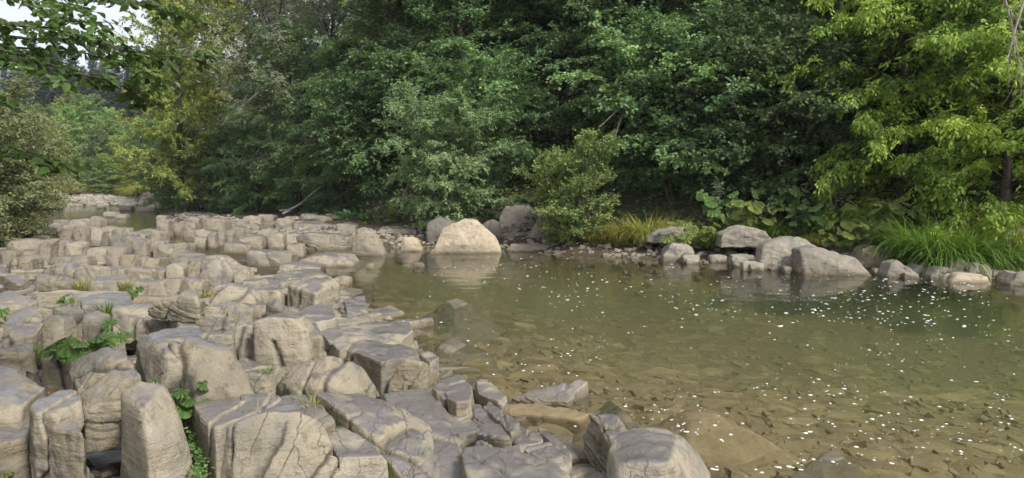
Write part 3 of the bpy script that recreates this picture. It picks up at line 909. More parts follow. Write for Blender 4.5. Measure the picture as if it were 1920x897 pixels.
# --- the middle distance of the shelf: upright jointed blocks, (x0, x1, top, foot) in the photograph
SHELF_L = 'mid-sized weathered tan block in the jointed shelf left of the narrow channel'
SHELF_G = 'jointed blocks of the rock shelf left of the channel'
MIDBLOCKS = [(97, 124, 449, 484), (124, 151, 454, 484), (82, 130, 482, 499), (130, 162, 480, 502), (160, 198, 462, 500), (199, 229, 464, 502), (204, 247, 442, 481), (108, 136, 432, 454),
             (155, 187, 426, 452), (170, 189, 407, 432), (117, 139, 422, 438), (136, 157, 424, 455), (70, 93, 452, 500), (58, 80, 441, 461), (18, 60, 449, 480), (34, 62, 470, 490), (0, 26, 470, 500),
             (150, 186, 499, 530), (184, 207, 501, 529), (206, 228, 502, 525), (222, 250, 481, 513), (246, 294, 484, 508), (238, 292, 505, 532), (286, 322, 506, 532), (166, 220, 527, 552), (234, 294, 529, 551),
             (252, 287, 545, 568), (250, 274, 448, 484), (272, 302, 452, 482), (290, 347, 458, 484), (318, 371, 474, 498), (334, 377, 484, 503), (312, 342, 494, 534), (338, 379, 490, 524), (440, 468, 506, 533),
             (278, 332, 526, 568), (328, 377, 524, 553), (446, 492, 526, 556), (468, 526, 545, 568), (468, 508, 572, 602), (428, 470, 572, 604), (384, 432, 574, 600), (240, 270, 436, 456),
             (258, 300, 432, 450), (86, 112, 420, 438), (58, 88, 424, 444), (130, 160, 412, 428), (100, 126, 412, 424), (190, 214, 424, 444), (212, 240, 428, 446), (345, 372, 560, 580), (494, 520, 532, 552), (420, 448, 508, 530), (392, 424, 484, 506)]
for k, (a, b, c, d) in enumerate(MIDBLOCKS):
    zb = 0.30 if d > 500 else 0.22
    face_rock('rock_block', SHELF_L, boxsil(a - 2, b + 2, c, d + 4, k), zb, 0.8, 0.3, group=SHELF_G, layers=0.35 if k % 3 == 0 else 0, sink=0.3, cracks=1 + k % 2, mat=M_ROCKDRY if d < 505 else M_ROCK, crisp=True)
FR('rock_block', 'tall peaked tan block crowning the shelf above the channel', [(372, 540), (432, 540), (444, 512), (412, 488), (406, 482), (384, 482), (374, 500)], .25, .7, .3, mat=M_ROCKDRY, p=24, cracks=3)
FR('rock_block', 'broad grey block with a curved crack behind the split tan block', [(392, 588), (474, 590), (478, 566), (462, 540), (430, 535), (402, 540), (392, 560)], .3, .6, .4, p=20, cracks=2)

# --- the ledge across the channel
LEDGE_L = 'pale weathered block on the rock ledge across the channel below the beeches'
LEDGE_G = 'blocks of the ledge across the channel'
LEDGE = [(292, 316, 411, 431), (304, 342, 418, 437), (324, 366, 418, 436), (345, 372, 407, 421), (374, 420, 410, 433), (387, 413, 419, 438), (411, 431, 417, 436), (426, 441, 413, 429), (440, 461, 415, 429), (456, 488, 405, 425),
         (483, 513, 403, 418), (456, 486, 421, 438), (487, 521, 417, 432), (514, 546, 411, 433), (530, 559, 406, 421), (545, 575, 414, 428), (561, 592, 401, 422), (343, 365, 431, 447), (364, 392, 432, 451), (364, 390, 446, 465),
         (387, 405, 436, 466), (403, 421, 434, 462), (419, 437, 431, 460), (435, 460, 426, 458), (454, 482, 438, 458), (446, 490, 444, 468), (479, 517, 430, 462), (505, 532, 438, 467), (528, 560, 436, 463), (418, 462, 456, 476),
         (461, 520, 472, 500), (500, 545, 474, 500), (538, 568, 458, 484), (590, 620, 404, 424), (604, 646, 400, 421), (640, 678, 401, 420), (630, 668, 419, 456), (575, 642, 424, 444), (676, 716, 408, 428), (548, 600, 418, 434), (716, 742, 404, 420)]
for k, (a, b, c, d) in enumerate(LEDGE):
    zb = 0.0 if d > 452 else (0.12 if d > 434 else 0.3)
    face_rock('rock_block', LEDGE_L, boxsil(a, b, c, d, k + 300), zb, 0.9, 0.35, group=LEDGE_G, mat=M_ROCKDRY, layers=0.4 if k % 3 == 1 else 0, sink=0.35, crisp=True)
FR('stone_slab', 'flat overhanging plate on the ledge across the channel', [(560, 462), (600, 468), (648, 464), (648, 446), (620, 440), (575, 438), (556, 444)], .0, .6, .2, mat=M_ROCKDRY, p=28, layers=.4)
FR('rock_block', 'upright leaning dark-faced rock at the water edge of the ledge', [(662, 470), (690, 480), (720, 479), (704, 446), (694, 430), (670, 427), (665, 440)], .0, .5, .2, mat=M_ROCKDRY, p=24, cracks=2)
FR('stone_slab', 'wet flat ledge under the drooping willow bush', [(704, 458), (790, 456), (794, 440), (770, 432), (715, 430), (702, 444)], .0, .8, .6, p=16)
FR('boulder', 'small wedge-shaped stone in the water left of the golden boulder', [(750, 472), (793, 473), (782, 450), (770, 446), (756, 447)], -.02, .6, .2, mat=M_BOULDER, p=16, cracks=0)
FR('boulder', 'large golden sandstone boulder mirrored in the pool', [(814, 474), (840, 477), (938, 470), (926, 446), (906, 434), (891, 416), (870, 413), (836, 428), (828, 444)], -.03, .6, .25, mat=M_BOULDER, p=14, cracks=2, rough=.8)
FR('boulder', 'white pebble at the foot of the golden boulder', [(806, 477), (823, 477), (820, 470), (810, 468)], -.01, .8, mat=M_ROCKDRY, p=8, cracks=0)
FR('stone_slab', 'low rounded slab between channel and pool', [(558, 500), (640, 502), (660, 496), (650, 482), (600, 478), (566, 486)], -.02, .7, .8, mat=M_ROCKDRY, p=14, cracks=1)
FR('stone_slab', 'low shelf stone where the channel meets the pool', [(520, 514), (590, 514), (600, 502), (560, 495), (528, 498)], .0, .7, .6, mat=M_ROCKDRY, p=16, layers=.4)
FR('boulder', 'low grey slab end at the pool edge behind the notched rock', [(628, 536), (654, 536), (654, 524), (640, 520), (626, 522)], .0, 1.0, mat=M_ROCKDRY, p=12, cracks=0)
FR('boulder', 'little knobbly stone in the water before the leaning dark-faced rock', [(686, 504), (702, 504), (698, 496), (690, 496)], .0, .8, mat=M_ROCKDRY, p=10, cracks=0)
FR('boulder', 'little knobbly stone in the water before the golden boulder', [(774, 502), (796, 501), (790, 494), (778, 494)], .0, .8, mat=M_ROCKDRY, p=10, cracks=0)

# --- the far bank, from the golden boulder to the sedge
B = M_BANK
FR('rock_block', 'long reddish block right beside the golden boulder', [(936, 462), (980, 458), (982, 440), (965, 434), (940, 440)], .02, .6, .2, mat=M_ROCKDRY)
FR('boulder', 'grey domed rock below the dark rock pile', [(982, 464), (1060, 466), (1060, 452), (1044, 436), (1030, 420), (1010, 416), (992, 440)], .0, .6, .4, mat=B, p=14)
FR('boulder', 'pale speckled knob beside the grey domed rock', [(1058, 466), (1094, 464), (1092, 442), (1080, 433), (1064, 436)], .0, .7, mat=B, p=12)
FR('rock_block', 'dark cube-shaped rock beside the pale speckled knob', [(1093, 466), (1118, 465), (1116, 448), (1106, 444), (1094, 450)], .0, .8, mat=M_ROCK)
FR('stone_slab', 'reddish layered slab sloping into the pool', [(1116, 474), (1186, 474), (1176, 458), (1150, 450), (1118, 447)], .0, .7, .5, mat=M_ROCKDRY, layers=.6)
FR('stone_slab', 'flat foreshore slab below the grey domed rock', [(950, 470), (1060, 472), (1050, 462), (1000, 459), (960, 462)], .0, .6, .5, mat=B)
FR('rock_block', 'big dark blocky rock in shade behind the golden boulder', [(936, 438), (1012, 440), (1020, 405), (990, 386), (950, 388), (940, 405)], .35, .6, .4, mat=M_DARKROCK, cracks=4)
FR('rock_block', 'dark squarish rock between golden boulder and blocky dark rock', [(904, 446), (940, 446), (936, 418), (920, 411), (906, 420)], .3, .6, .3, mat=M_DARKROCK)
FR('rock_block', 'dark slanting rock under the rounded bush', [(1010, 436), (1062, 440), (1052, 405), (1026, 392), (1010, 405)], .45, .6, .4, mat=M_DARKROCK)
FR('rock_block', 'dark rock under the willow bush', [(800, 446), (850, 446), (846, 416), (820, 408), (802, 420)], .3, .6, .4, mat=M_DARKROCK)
FR('stone_slab', 'thick grey plate overhanging a black gap on the far bank', [(1232, 452), (1296, 455), (1314, 441), (1304, 429), (1262, 426), (1236, 431), (1216, 446)], .42, .5, .1, mat=B, p=24, layers=.5, sink=0.0, chips=3)
FR('boulder', 'grey rounded stone propping the thick overhanging plate', [(1197, 472), (1232, 474), (1250, 460), (1240, 450), (1210, 450)], .05, .8, mat=B, p=10)
FR('boulder', 'low lumpy boulder under the thick overhanging plate', [(1243, 490), (1296, 486), (1302, 466), (1280, 456), (1262, 457), (1248, 472)], .0, .6, .3, mat=B, p=12)
FR('boulder', 'round tan boulder beside the thick overhanging plate', [(1308, 474), (1340, 474), (1345, 458), (1326, 445), (1304, 446), (1296, 458)], .12, .7, .2, mat=M_BOULDER, p=10)
FR('stone_slab', 'tilted grey slab with a shadowed underside below sedge', [(1358, 464), (1420, 456), (1446, 450), (1432, 434), (1405, 432), (1394, 423), (1374, 430), (1355, 442)], .4, .5, .1, mat=B, p=24, sink=0.0, chips=3, layers=.4)
FR('rock_block', 'small grey stone in the shadow of the tilted grey slab', [(1395, 478), (1430, 476), (1428, 464), (1410, 459), (1398, 466)], .15, .6, mat=B)
FR('boulder', 'largest pale bank boulder with a hollow at its foot', [(1428, 502), (1505, 506), (1526, 490), (1530, 466), (1512, 450), (1484, 446), (1450, 453), (1432, 466)], .0, .4, .5, mat=B, p=14, cracks=2, layers=.3)
FR('stone_slab', 'long pale slab sloping from the largest bank boulder to the water', [(1512, 508), (1630, 516), (1604, 488), (1570, 475), (1532, 463), (1500, 466)], .0, .35, .5, mat=B, p=16)
FR('rock_block', 'pale sharp wedge in front of the largest bank boulder', [(1446, 506), (1500, 508), (1492, 490), (1480, 484), (1460, 496)], .0, .5, mat=B, p=26)
FR('boulder', 'dull grey boulder below the drooping maple', [(1612, 494), (1676, 494), (1668, 472), (1640, 461), (1618, 468)], .12, .6, .3, mat=M_ROCK, p=12)
FR('rock_block', 'pale pointed wedge on the shore left of the big sedge clump', [(1664, 520), (1724, 518), (1706, 502), (1682, 489), (1670, 496)], .0, .6, .4, mat=B, p=24)
FR('boulder', 'small pale stone beside the pale pointed wedge', [(1708, 514), (1742, 514), (1734, 500), (1718, 495)], .02, .7, mat=B)
FR('stone_slab', 'low flat stone below the big sedge clump', [(1744, 522), (1800, 520), (1792, 504), (1764, 501)], .0, .6, mat=B)
FR('boulder', 'grey mottled stone resting below the big sedge clump', [(1780, 508), (1824, 510), (1818, 494), (1800, 487), (1786, 492)], .12, .6, mat=M_ROCK)
FR('boulder', 'cream stone beside the grey mottled stone', [(1816, 514), (1860, 516), (1854, 500), (1838, 494), (1822, 500)], .08, .6, mat=B)
FR('stone_slab', 'flat yellowish stone at the water below the cream stone', [(1782, 532), (1856, 532), (1850, 518), (1800, 514)], -.02, .5, mat=M_BOULDER)
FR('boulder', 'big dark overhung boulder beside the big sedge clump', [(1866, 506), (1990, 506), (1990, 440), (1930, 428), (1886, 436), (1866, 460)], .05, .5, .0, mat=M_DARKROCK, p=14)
FR('stone_slab', 'flat cream slab at the water below the dark overhung boulder', [(1898, 534), (1990, 536), (1990, 516), (1910, 512)], -.02, .5, mat=B)
BANKS_L = 'small pale shore stone among the rubble along the wooded bank'
BANKS_G = 'small stones along the wooded bank'
for k in range(54):
    u = random.uniform(940, 1920)
    v0 = np.interp(u, [940, 1060, 1190, 1260, 1400, 1640, 1760, 1920], [470, 471, 476, 490, 504, 520, 524, 530]) - random.uniform(0, 16)
    w = random.uniform(14, 34); h = w * random.uniform(.28, .48)
    face_rock('shore_stone', BANKS_L, boxsil(u - w / 2, u + w / 2, v0 - h, v0, k + 700), random.uniform(-.02, .1), .8, .3, group=BANKS_G, mat=B if k % 2 else M_ROCK, crisp=True)

# --- lower filler blocks of the shelf
FILL_L = 'low weathered sandstone block filling the gaps between larger shelf blocks'
FILL_G = 'low filler blocks of the rock shelf'
nfill = 0
yy = 2.6
while yy < 46:
    step = 0.50 + 0.014 * yy
    xe = float(np.interp(yy, NEAR_BANK[:, 1], NEAR_BANK[:, 0]))
    xx = -0.76 * yy - 0.6
    while xx < xe + 0.15:
        px_, py_ = xx + random.uniform(-.14, .14), yy + random.uniform(-.16, .16)
        d, s_ = pl_dist(np.array([(px_, py_)]), NEAR_BANK)
        edge = float(d[0] * s_[0])
        if edge > (-0.15 if yy < 14 else 0.9) and nfill < 300:
            w = step * random.uniform(.42, .98); l = step * random.uniform(.30, .55)
            a = R(22) + random.uniform(-.16, .16)
            gz = tz(px_, py_)
            hgt = (-0.13 + 0.18 * random.random()) if yy < 8.0 else (-.12 + 0.28 * random.random())
            hgt *= min(1.0, 0.25 + 0.3 * max(edge, 0)) if yy < 12 else min(1.0, 0.10 + 0.22 * max(edge, 0))
            tx, ty = random.uniform(-.16, .06), random.uniform(-.30, .12)
            pts = []
            for sx, sy in ((-1, -1), (1, -1), (1, 1), (-1, 1), (0, -1.12), (0.1, 1.15)):
                lx, ly = sx * w * random.uniform(.8, 1.1), sy * l * random.uniform(.8, 1.1)
                X = px_ + lx * math.cos(a) - ly * math.sin(a); Y = py_ + lx * math.sin(a) + ly * math.cos(a)
                pts.append((X, Y, gz + hgt + tx * lx + ty * ly))
                pts.append((px_ + (X - px_) * 1.1, py_ + (Y - py_) * 1.1, gz - .3))
            put_rock('filler_rock', pts, M_ROCK if yy < 13 else M_ROCKDRY, FILL_L, group=FILL_G, crisp=True, layers=.3 if nfill % 4 == 0 else 0)
            nfill += 1
        xx += step * random.uniform(.85, 1.15)
    yy += step * 0.92

# --- sunken slabs on the river bed
bed_meshes = []
for k in range(9):
    rg = np.random.default_rng(900 + k)
    m = rg.integers(5, 8)
    ang = np.sort(rg.uniform(0, 2 * math.pi, m))
    ang = np.linspace(0, 2 * math.pi, m, endpoint=False) + rg.uniform(-.35, .35, m)
    rr = rg.uniform(.6, 1.0, m)
    top = np.column_stack([np.cos(ang) * rr * .5, np.sin(ang) * rr * .34, 0.07 + rg.uniform(-.02, .03, m)])
    botm = top * (1.15, 1.15, 0) - (0, 0, .06)
    me, c = rock_mesh('bed_stone', np.vstack([top, botm]), n=9, p=26, chips=3, cracks=0, seed=900 + k, rough=.6)
    me.materials.append(M_BED)
    bed_meshes.append(me)
BEDG = 'silted slabs lying on the river bed'
nb = 0
tries = 0
bed_spots = []
while nb < 290 and tries < 20000:
    tries += 1
    u, v = random.uniform(640, 1960), 480 + 430 * random.random() ** .7
    w = at_z(u, v, -.4)
    if w[1] > 16: continue
    z = tz(w[0], w[1])
    if z > -.18: continue
    s = random.choice((.22, .28, .35, .45, .6)) * random.uniform(.8, 1.25)
    if any((w[0] - q[0]) ** 2 + (w[1] - q[1]) ** 2 < (0.30 * (s + q[2])) ** 2 for q in bed_spots): continue
    bed_spots.append((w[0], w[1], s))
    o = bpy.data.objects.new('bed_stone', random.choice(bed_meshes))
    o.location = (w[0], w[1], z + .01 * s)
    o.rotation_euler = (random.uniform(-.12, .12), random.uniform(-.12, .12), random.uniform(-.6, .6) + (math.pi if random.random() < .5 else 0))
    o.scale = (s * random.uniform(.8, 1.4), s * random.uniform(.8, 1.3), s * random.uniform(1.0, 2.2))
    link(o)
    tag(o, 'flat silt-brown slab lying under water on the river bed', 'stone', BEDG, 'thing')
    nb += 1


def scatter_chips(name, spots, mat, label, cat, seed, smin, smax, flat=.5):
    """many small angular stones as one mesh; each a squashed, jittered box"""
    rg = np.random.default_rng(seed)
    base = np.array([(-1, -1, -1), (1, -1, -1), (1, 1, -1), (-1, 1, -1), (-.8, -.7, 1), (.7, -.8, 1), (.8, .7, 1), (-.7, .8, 1)], float)
    fcs = np.array([(3, 2, 1, 0), (4, 5, 6, 7), (0, 1, 5, 4), (1, 2, 6, 5), (2, 3, 7, 6), (3, 0, 4, 7)])
    n = len(spots)
    Vs = base[None] * rg.uniform(.65, 1.2, (n, 8, 3))
    s = rg.uniform(0, 1, n) ** 2 * (smax - smin) + smin
    Vs *= (s[:, None] * np.column_stack([rg.uniform(.8, 1.5, n), rg.uniform(.7, 1.1, n), rg.uniform(.6, 1.2, n) * flat]))[:, None, :]
    a = rg.uniform(0, 6.28, n); ca, sa = np.cos(a)[:, None], np.sin(a)[:, None]
    x, y = Vs[:, :, 0] * ca - Vs[:, :, 1] * sa, Vs[:, :, 0] * sa + Vs[:, :, 1] * ca
    tx, ty = rg.uniform(-.3, .3, n)[:, None], rg.uniform(-.3, .3, n)[:, None]
    zz = Vs[:, :, 2] + x * tx + y * ty
    V = np.stack([x + spots[:, 0:1], y + spots[:, 1:2], zz + spots[:, 2:3]], 2).reshape(-1, 3)
    Fa = (fcs[None] + (np.arange(n) * 8)[:, None, None]).reshape(-1, 4)
    return tag(mesh_obj(name, mesh_np(name, V, Fa, False), mat), label, cat, kind='stuff')


def spots_px(n, u0, u1, v0, v1, cond, seed, zref=-.4):
    rg = np.random.default_rng(seed)
    u = rg.uniform(u0, u1, n); v = v0 + (v1 - v0) * rg.uniform(0, 1, n) ** .8
    P = np.array([at_z(a, b, zref)[:2] for a, b in zip(u, v)])
    z = terrain(P)
    S = np.column_stack([P, z])
    return S[cond(P, z)]


scatter_chips('bed_gravel', spots_px(9000, 560, 1980, 450, 920, lambda P, z: (z < -.08) & (P[:, 1] < 19), 41), M_BED, 'silt-brown gravel and flakes covering the river bed', 'gravel', 42, .025, .12, .35)
S = []
rg = np.random.default_rng(77)
for k in range(6000):
    t_ = rg.uniform(0, 1); q = FAR_BANK[1] * 0
    i = int(rg.integers(1, 10)); q = FAR_BANK[i] + (FAR_BANK[i + 1] - FAR_BANK[i]) * t_
    dv = FAR_BANK[i + 1] - FAR_BANK[i]; nrm = np.array((dv[1], -dv[0])) / np.linalg.norm(dv)
    S.append(q + nrm * rg.uniform(-.5, 2.6))
S = np.array(S)
scatter_chips('bank_rubble', np.column_stack([S, terrain(S)]), M_BANK, 'loose pale rubble strewn along the foot of the wooded bank', 'rubble', 43, .02, .11, .55)
S = np.column_stack([rg.uniform(-9, 2, 5000), rg.uniform(2.5, 15, 5000)])
dd, ss = pl_dist(S, NEAR_BANK)
S = S[(dd * ss) > -.2]
scatter_chips('shelf_rubble', np.column_stack([S, terrain(S)]), M_ROCK, 'small stone chips lying in the gaps of the rock shelf', 'rubble', 44, .015, .10, .5)
S = np.column_stack([rg.uniform(-46, -20, 5000), rg.uniform(57, 72, 5000)])
zz = terrain(S)
S2 = S[(zz > -.25) & (zz < 1.0)]
scatter_chips('gravel_bar', np.column_stack([S2, terrain(S2)]), M_BANK, 'pale gravel bar closing the upper pool', 'gravel', 45, .08, .35, .5)
for k, (a, b, c, d) in enumerate([(193, 217, 398, 408), (215, 236, 402, 411), (224, 246, 386, 395), (258, 290, 388, 398), (214, 240, 429, 440), (292, 312, 404, 414), (180, 194, 387, 392), (228, 262, 436, 448)]):
    face_rock('boulder', ['pale flat boulder with dark patches standing in the upper pool', 'grey triangular slab standing in the upper pool', 'round pale stone at the head of the upper pool', 'white flat stone under the trees of the upper pool',
                          'square pale stone on the near edge of the upper pool', 'brown boulder at the outlet of the upper pool', 'low pale stone before the gravel bar of the upper pool', 'flat pale stone sloping into the near edge of the upper pool'][k],
              boxsil(a, b, c, d, k + 50), -.02, .7, .5, mat=M_BANK, n=12, cracks=0)

# --- foam
def foam_mesh(spots, seed):
    rg = np.random.default_rng(seed)
    n, m = len(spots), 9
    ang = np.linspace(0, 2 * math.pi, m, endpoint=False)
    r = spots[:, 2:3] * rg.uniform(.6, 1.2, (n, m))
    el = rg.uniform(1.0, 2.0, n)[:, None]
    x = np.cos(ang)[None] * r * el; y = np.sin(ang)[None] * r
    rot = R(-25) + rg.uniform(-.5, .5, n)[:, None]
    X = x * np.cos(rot) - y * np.sin(rot); Y = x * np.sin(rot) + y * np.cos(rot)
    ring = np.stack([X + spots[:, 0:1], Y + spots[:, 1:2], np.full((n, m), .001)], 2)
    inner = np.stack([X * .6 + spots[:, 0:1], Y * .6 + spots[:, 1:2], np.repeat(.002 + spots[:, 2:3] * .25, m, 1)], 2)
    ctr = np.column_stack([spots[:, 0], spots[:, 1], .002 + spots[:, 2] * .3])[:, None, :]
    V = np.concatenate([ring, inner, ctr], 1).reshape(-1, 3)
    F3 = []
    for i in range(m):
        j = (i + 1) % m
        F3 += [(i, j, m + j), (i, m + j, m + i), (m + i, m + j, 2 * m)]
    Fa = (np.array(F3)[None] + (np.arange(n) * (2 * m + 1))[:, None, None]).reshape(-1, 3)
    return mesh_np('foam', V, Fa)


rg = np.random.default_rng(5)
FS = []
while len(FS) < 1050:
    u, v = rg.uniform(780, 1960), rg.uniform(482, 915)
    dens = 0.35 + 0.65 * math.exp(-((v - (500 + (u - 900) * .085)) / 75.0) ** 2) if u > 900 else .25
    cl = fbm(np.array([(u / 110.0, v / 45.0, 1.0)]), 2, 3)[0]
    if rg.random() > dens * (0.55 + 1.2 * cl): continue
    w = at_z(u, v, 0)
    if tz(w[0], w[1]) > -.12: continue
    FS.append((w[0], w[1], 0.0035 + 0.011 * rg.random() ** 2.5 + 0.011 * (w[1] > 10) * rg.random() ** 2))
tag(mesh_obj('foam', foam_mesh(np.array(FS), 6), M_FOAM), 'white foam flecks drifting on the pool', 'foam', kind='stuff')

# ------------------------------------------------------------------ vegetation
def leaf_arrays(P, D, N, L, W, fold=0.12, oval=False):
    """leaf blades: P base points, D directions, N face normals, L lengths, W widths -> verts, faces"""
    D = D / (np.linalg.norm(D, axis=1)[:, None] + 1e-9)
    Sd = np.cross(D, N); Sd /= (np.linalg.norm(Sd, axis=1)[:, None] + 1e-9)
    Nn = np.cross(Sd, D)
    L, W = L[:, None], W[:, None]
    up = Nn * (W * fold)
    if not oval:
        V = np.stack([P, P + D * L * .45 + Sd * W * .5 + up, P + D * L - Nn * L * .08, P + D * L * .45 - Sd * W * .5 + up], 1)
        f = np.array([(0, 1, 2), (0, 2, 3)])
    else:
        V = np.stack([P, P + D * L * .25 + Sd * W * .42 + up, P + D * L * .62 + Sd * W * .46 + up, P + D * L - Nn * L * .12, P + D * L * .62 - Sd * W * .46 + up, P + D * L * .25 - Sd * W * .42 + up], 1)
        f = np.array([(0, 1, 2), (0, 2, 3), (0, 3, 4), (0, 4, 5)])
    k = V.shape[1]
    Fa = (f[None] + (np.arange(len(P)) * k)[:, None, None]).reshape(-1, 3)
    return V.reshape(-1, 3), Fa, k


class Wood:
    def __init__(self): self.V, self.F, self.n = [], [], 0

    def tube(self, pts, r0, r1, sides=5):
        pts = np.asarray(pts, float); m = len(pts)
        tg = np.gradient(pts, axis=0); tg /= np.linalg.norm(tg, axis=1)[:, None] + 1e-9
        ref = np.array((0.31, 0.17, 0.93)) if abs(tg[0][2]) < .8 else np.array((0.9, 0.3, 0.1))
        a = np.cross(tg, ref); a /= np.linalg.norm(a, axis=1)[:, None] + 1e-9
        b = np.cross(tg, a)
        r = np.linspace(r0, r1, m)[:, None]
        ang = np.linspace(0, 2 * math.pi, sides, endpoint=False)
        ring = pts[:, None, :] + (a[:, None, :] * np.cos(ang)[None, :, None] + b[:, None, :] * np.sin(ang)[None, :, None]) * r[:, None, :]
        self.V.append(ring.reshape(-1, 3))
        i = np.arange(m - 1)[:, None] * sides; j = np.arange(sides)[None]; jn = (j + 1) % sides
        self.F.append((np.stack([i + j, i + jn, i + sides + jn, i + sides + j], 2).reshape(-1, 4)) + self.n)
        self.n += m * sides

    def mesh(self, name): return mesh_np(name, np.vstack(self.V), np.vstack(self.F))


class Leaves:
    def __init__(self): self.a = []

    def add(self, P, D, N, L, W, tint): self.a.append((P, D, N, L, W, tint))

    def count(self): return sum(len(x[0]) for x in self.a)

    def mesh(self, name, oval=False, fold=.12):
        P, D, N, L, W, T_ = [np.concatenate([x[i] for x in self.a]) for i in range(6)]
        V, Fa, k = leaf_arrays(P, D, N, L, W, fold, oval)
        return mesh_np(name, V, Fa, False, np.repeat(T_, k))


UPV = np.array((0, 0, 1.0))


def rot_z(v, a):
    c, s = math.cos(a), math.sin(a)
    return np.array((v[0] * c - v[1] * s, v[0] * s + v[1] * c, v[2]))


def grow(rg, start, az, el, length, droop, n=7, wig=.12):
    pts = [np.array(start, float)]
    st = length / n
    for i in range(n):
        d = np.array((math.cos(az) * math.cos(el), math.sin(az) * math.cos(el), math.sin(el)))
        pts.append(pts[-1] + d * st)
        el -= droop / n + rg.normal() * wig * .4; az += rg.normal() * wig
    return np.array(pts)


def leafy(rg, lv, pts, spacing, L, W, flat, droop, tint, compound=0, jit=.5):
    seg = np.linalg.norm(np.diff(pts, axis=0), axis=1); tot = seg.sum()
    n = max(2, int(tot / spacing))
    s = np.sort(rg.uniform(.08, 1.0, n)) * tot
    cum = np.concatenate([[0], np.cumsum(seg)])
    k = np.clip(np.searchsorted(cum, s) - 1, 0, len(seg) - 1)
    f = (s - cum[k]) / seg[k]
    P = pts[k] + (pts[k + 1] - pts[k]) * f[:, None]
    tg = (pts[k + 1] - pts[k]) / seg[k][:, None]
    sd = np.cross(tg, UPV); sd /= np.linalg.norm(sd, axis=1)[:, None] + 1e-9
    sgn = np.where(rg.random(n) < .5, 1.0, -1.0)[:, None]
    if compound:
        P = np.repeat(P, compound, 0); tg = np.repeat(tg, compound, 0); sd = np.repeat(sd, compound, 0); sgn = np.repeat(sgn, compound, 0)
        off = np.tile(np.arange(compound), n)[:, None]
        P = P + sd * sgn * off * L * .30 - UPV * off * L * .14 * (1 + droop)
        n = n * compound
        sgn = sgn * np.where(off % 2 == 0, 1, .4)
    D = tg * .55 + sd * sgn * .8 + rg.normal(size=(n, 3)) * jit * .5 - UPV * droop
    N = UPV[None] * flat + rg.normal(size=(n, 3)) * (1.15 - flat)
    P = P + rg.normal(size=(n, 3)) * L * .25
    lv.add(P, D, N, L * rg.uniform(.65, 1.15, n), W * rg.uniform(.75, 1.15, n), np.clip(tint + rg.normal(size=n) * .22, 0, 1) * .97 + .03 * (rg.random(n) > .985))


def gen_tree(seed, H, nl, t0, Lmax, prof, el0, el1, droop, sub_n, sub_len, sub_droop, spacing, L, W, flat, ldroop, r0=.14, lean=(0, 0), compound=0, stems=1, sub_spread=.0, bare=.12):
    """trunk(s), limbs, twigs and leaves. prof(t): limb length along the trunk, el0/el1: limb elevation at foot and top"""
    rg = np.random.default_rng(seed)
    wd, lv = Wood(), Leaves()
    for sidx in range(stems):
        saz = sidx * 2.4 + rg.uniform(0, 1)
        sp = 0 if stems == 1 else rg.uniform(.15, .42)
        hh = H * (1 if sidx == 0 else rg.uniform(.7, 1))
        k = 9
        tp = [np.array((math.cos(saz) * .12 * (stems > 1), math.sin(saz) * .12 * (stems > 1), -.35))]
        for i in range(k):
            a = sp * (1 if stems > 1 else 0)
            tp.append(tp[-1] + np.array((math.cos(saz) * math.sin(a) + lean[0] + rg.normal() * .035, math.sin(saz) * math.sin(a) + lean[1] + rg.normal() * .035, math.cos(a))) * (hh + .35) / k)
        tp = np.array(tp)
        wd.tube(tp, r0 / math.sqrt(stems), .02, 7)
        for i in range(nl // stems):
            t = t0 + (1 - t0) * ((i + rg.uniform(.1, .9)) / (nl // stems))
            q = t * k; a = int(min(q, k - 1)); st = tp[a] + (tp[a + 1] - tp[a]) * (q - a)
            az = i * 2.39996 + rg.uniform(-.4, .4)
            ln = Lmax * prof(t) * rg.uniform(.7, 1.15)
            el = el0 + (el1 - el0) * t + rg.normal() * .12
            lp = grow(rg, st, az, el, ln, droop * rg.uniform(.6, 1.3))
            wd.tube(lp, max(.012, .02 * ln * .35 + .008), .005, 4)
            tint = float(np.clip(rg.normal(.5, .17), .1, .9))
            for j in range(sub_n):
                s = bare + (1 - bare) * (j + rg.uniform(0, .9)) / sub_n
                qq = s * 7; a2 = int(min(qq, 6)); sp_ = lp[a2] + (lp[a2 + 1] - lp[a2]) * (qq - a2)
                d = lp[a2 + 1] - lp[a2]
                a0 = math.atan2(d[1], d[0]) + (1 if j % 2 else -1) * rg.uniform(.5, 1.15)
                e0 = math.asin(max(-.95, min(.95, d[2] / np.linalg.norm(d)))) + rg.normal() * (.12 + sub_spread)
                sl = sub_len * (1.05 - .6 * s) * rg.uniform(.6, 1.2) * (0.55 + .45 * ln / Lmax)
                tw = grow(rg, sp_, a0, e0, sl, sub_droop * rg.uniform(.5, 1.3), 4)
                if j % 5 == 0: wd.tube(tw, .007, .003, 3)
                leafy(rg, lv, tw, spacing, L, W, flat, ldroop, float(np.clip(tint + rg.normal() * .1, 0.02, .95)), compound)
            leafy(rg, lv, lp[3:], spacing, L, W, flat, ldroop, tint, compound)
    return wd, lv


def tree_proto(kind, wd, lv, leafmat, oval=False):
    tm = wd.mesh(kind + '_trunk'); tm.materials.append(M_BARK)
    cm = lv.mesh(kind + '_crown', oval); cm.materials.append(leafmat)
    print(kind, 'leaves', lv.count())
    return tm, cm


def put_tree(name, meshes, x, y, rz, s, label, cat='tree', group=None, z=None, tilt=(0, 0), leafmat=None):
    r = empty(name, (x, y, tz(x, y) - .05 if z is None else z), rz, s)
    r.rotation_euler = (tilt[0], tilt[1], rz)
    tag(r, label, cat, group, 'thing')
    mesh_obj('trunk', meshes[0], None, r)
    c = mesh_obj('crown', meshes[1], None, r)
    if leafmat is not None:
        c.material_slots[0].link = 'OBJECT'; c.material_slots[0].material = leafmat
    return r


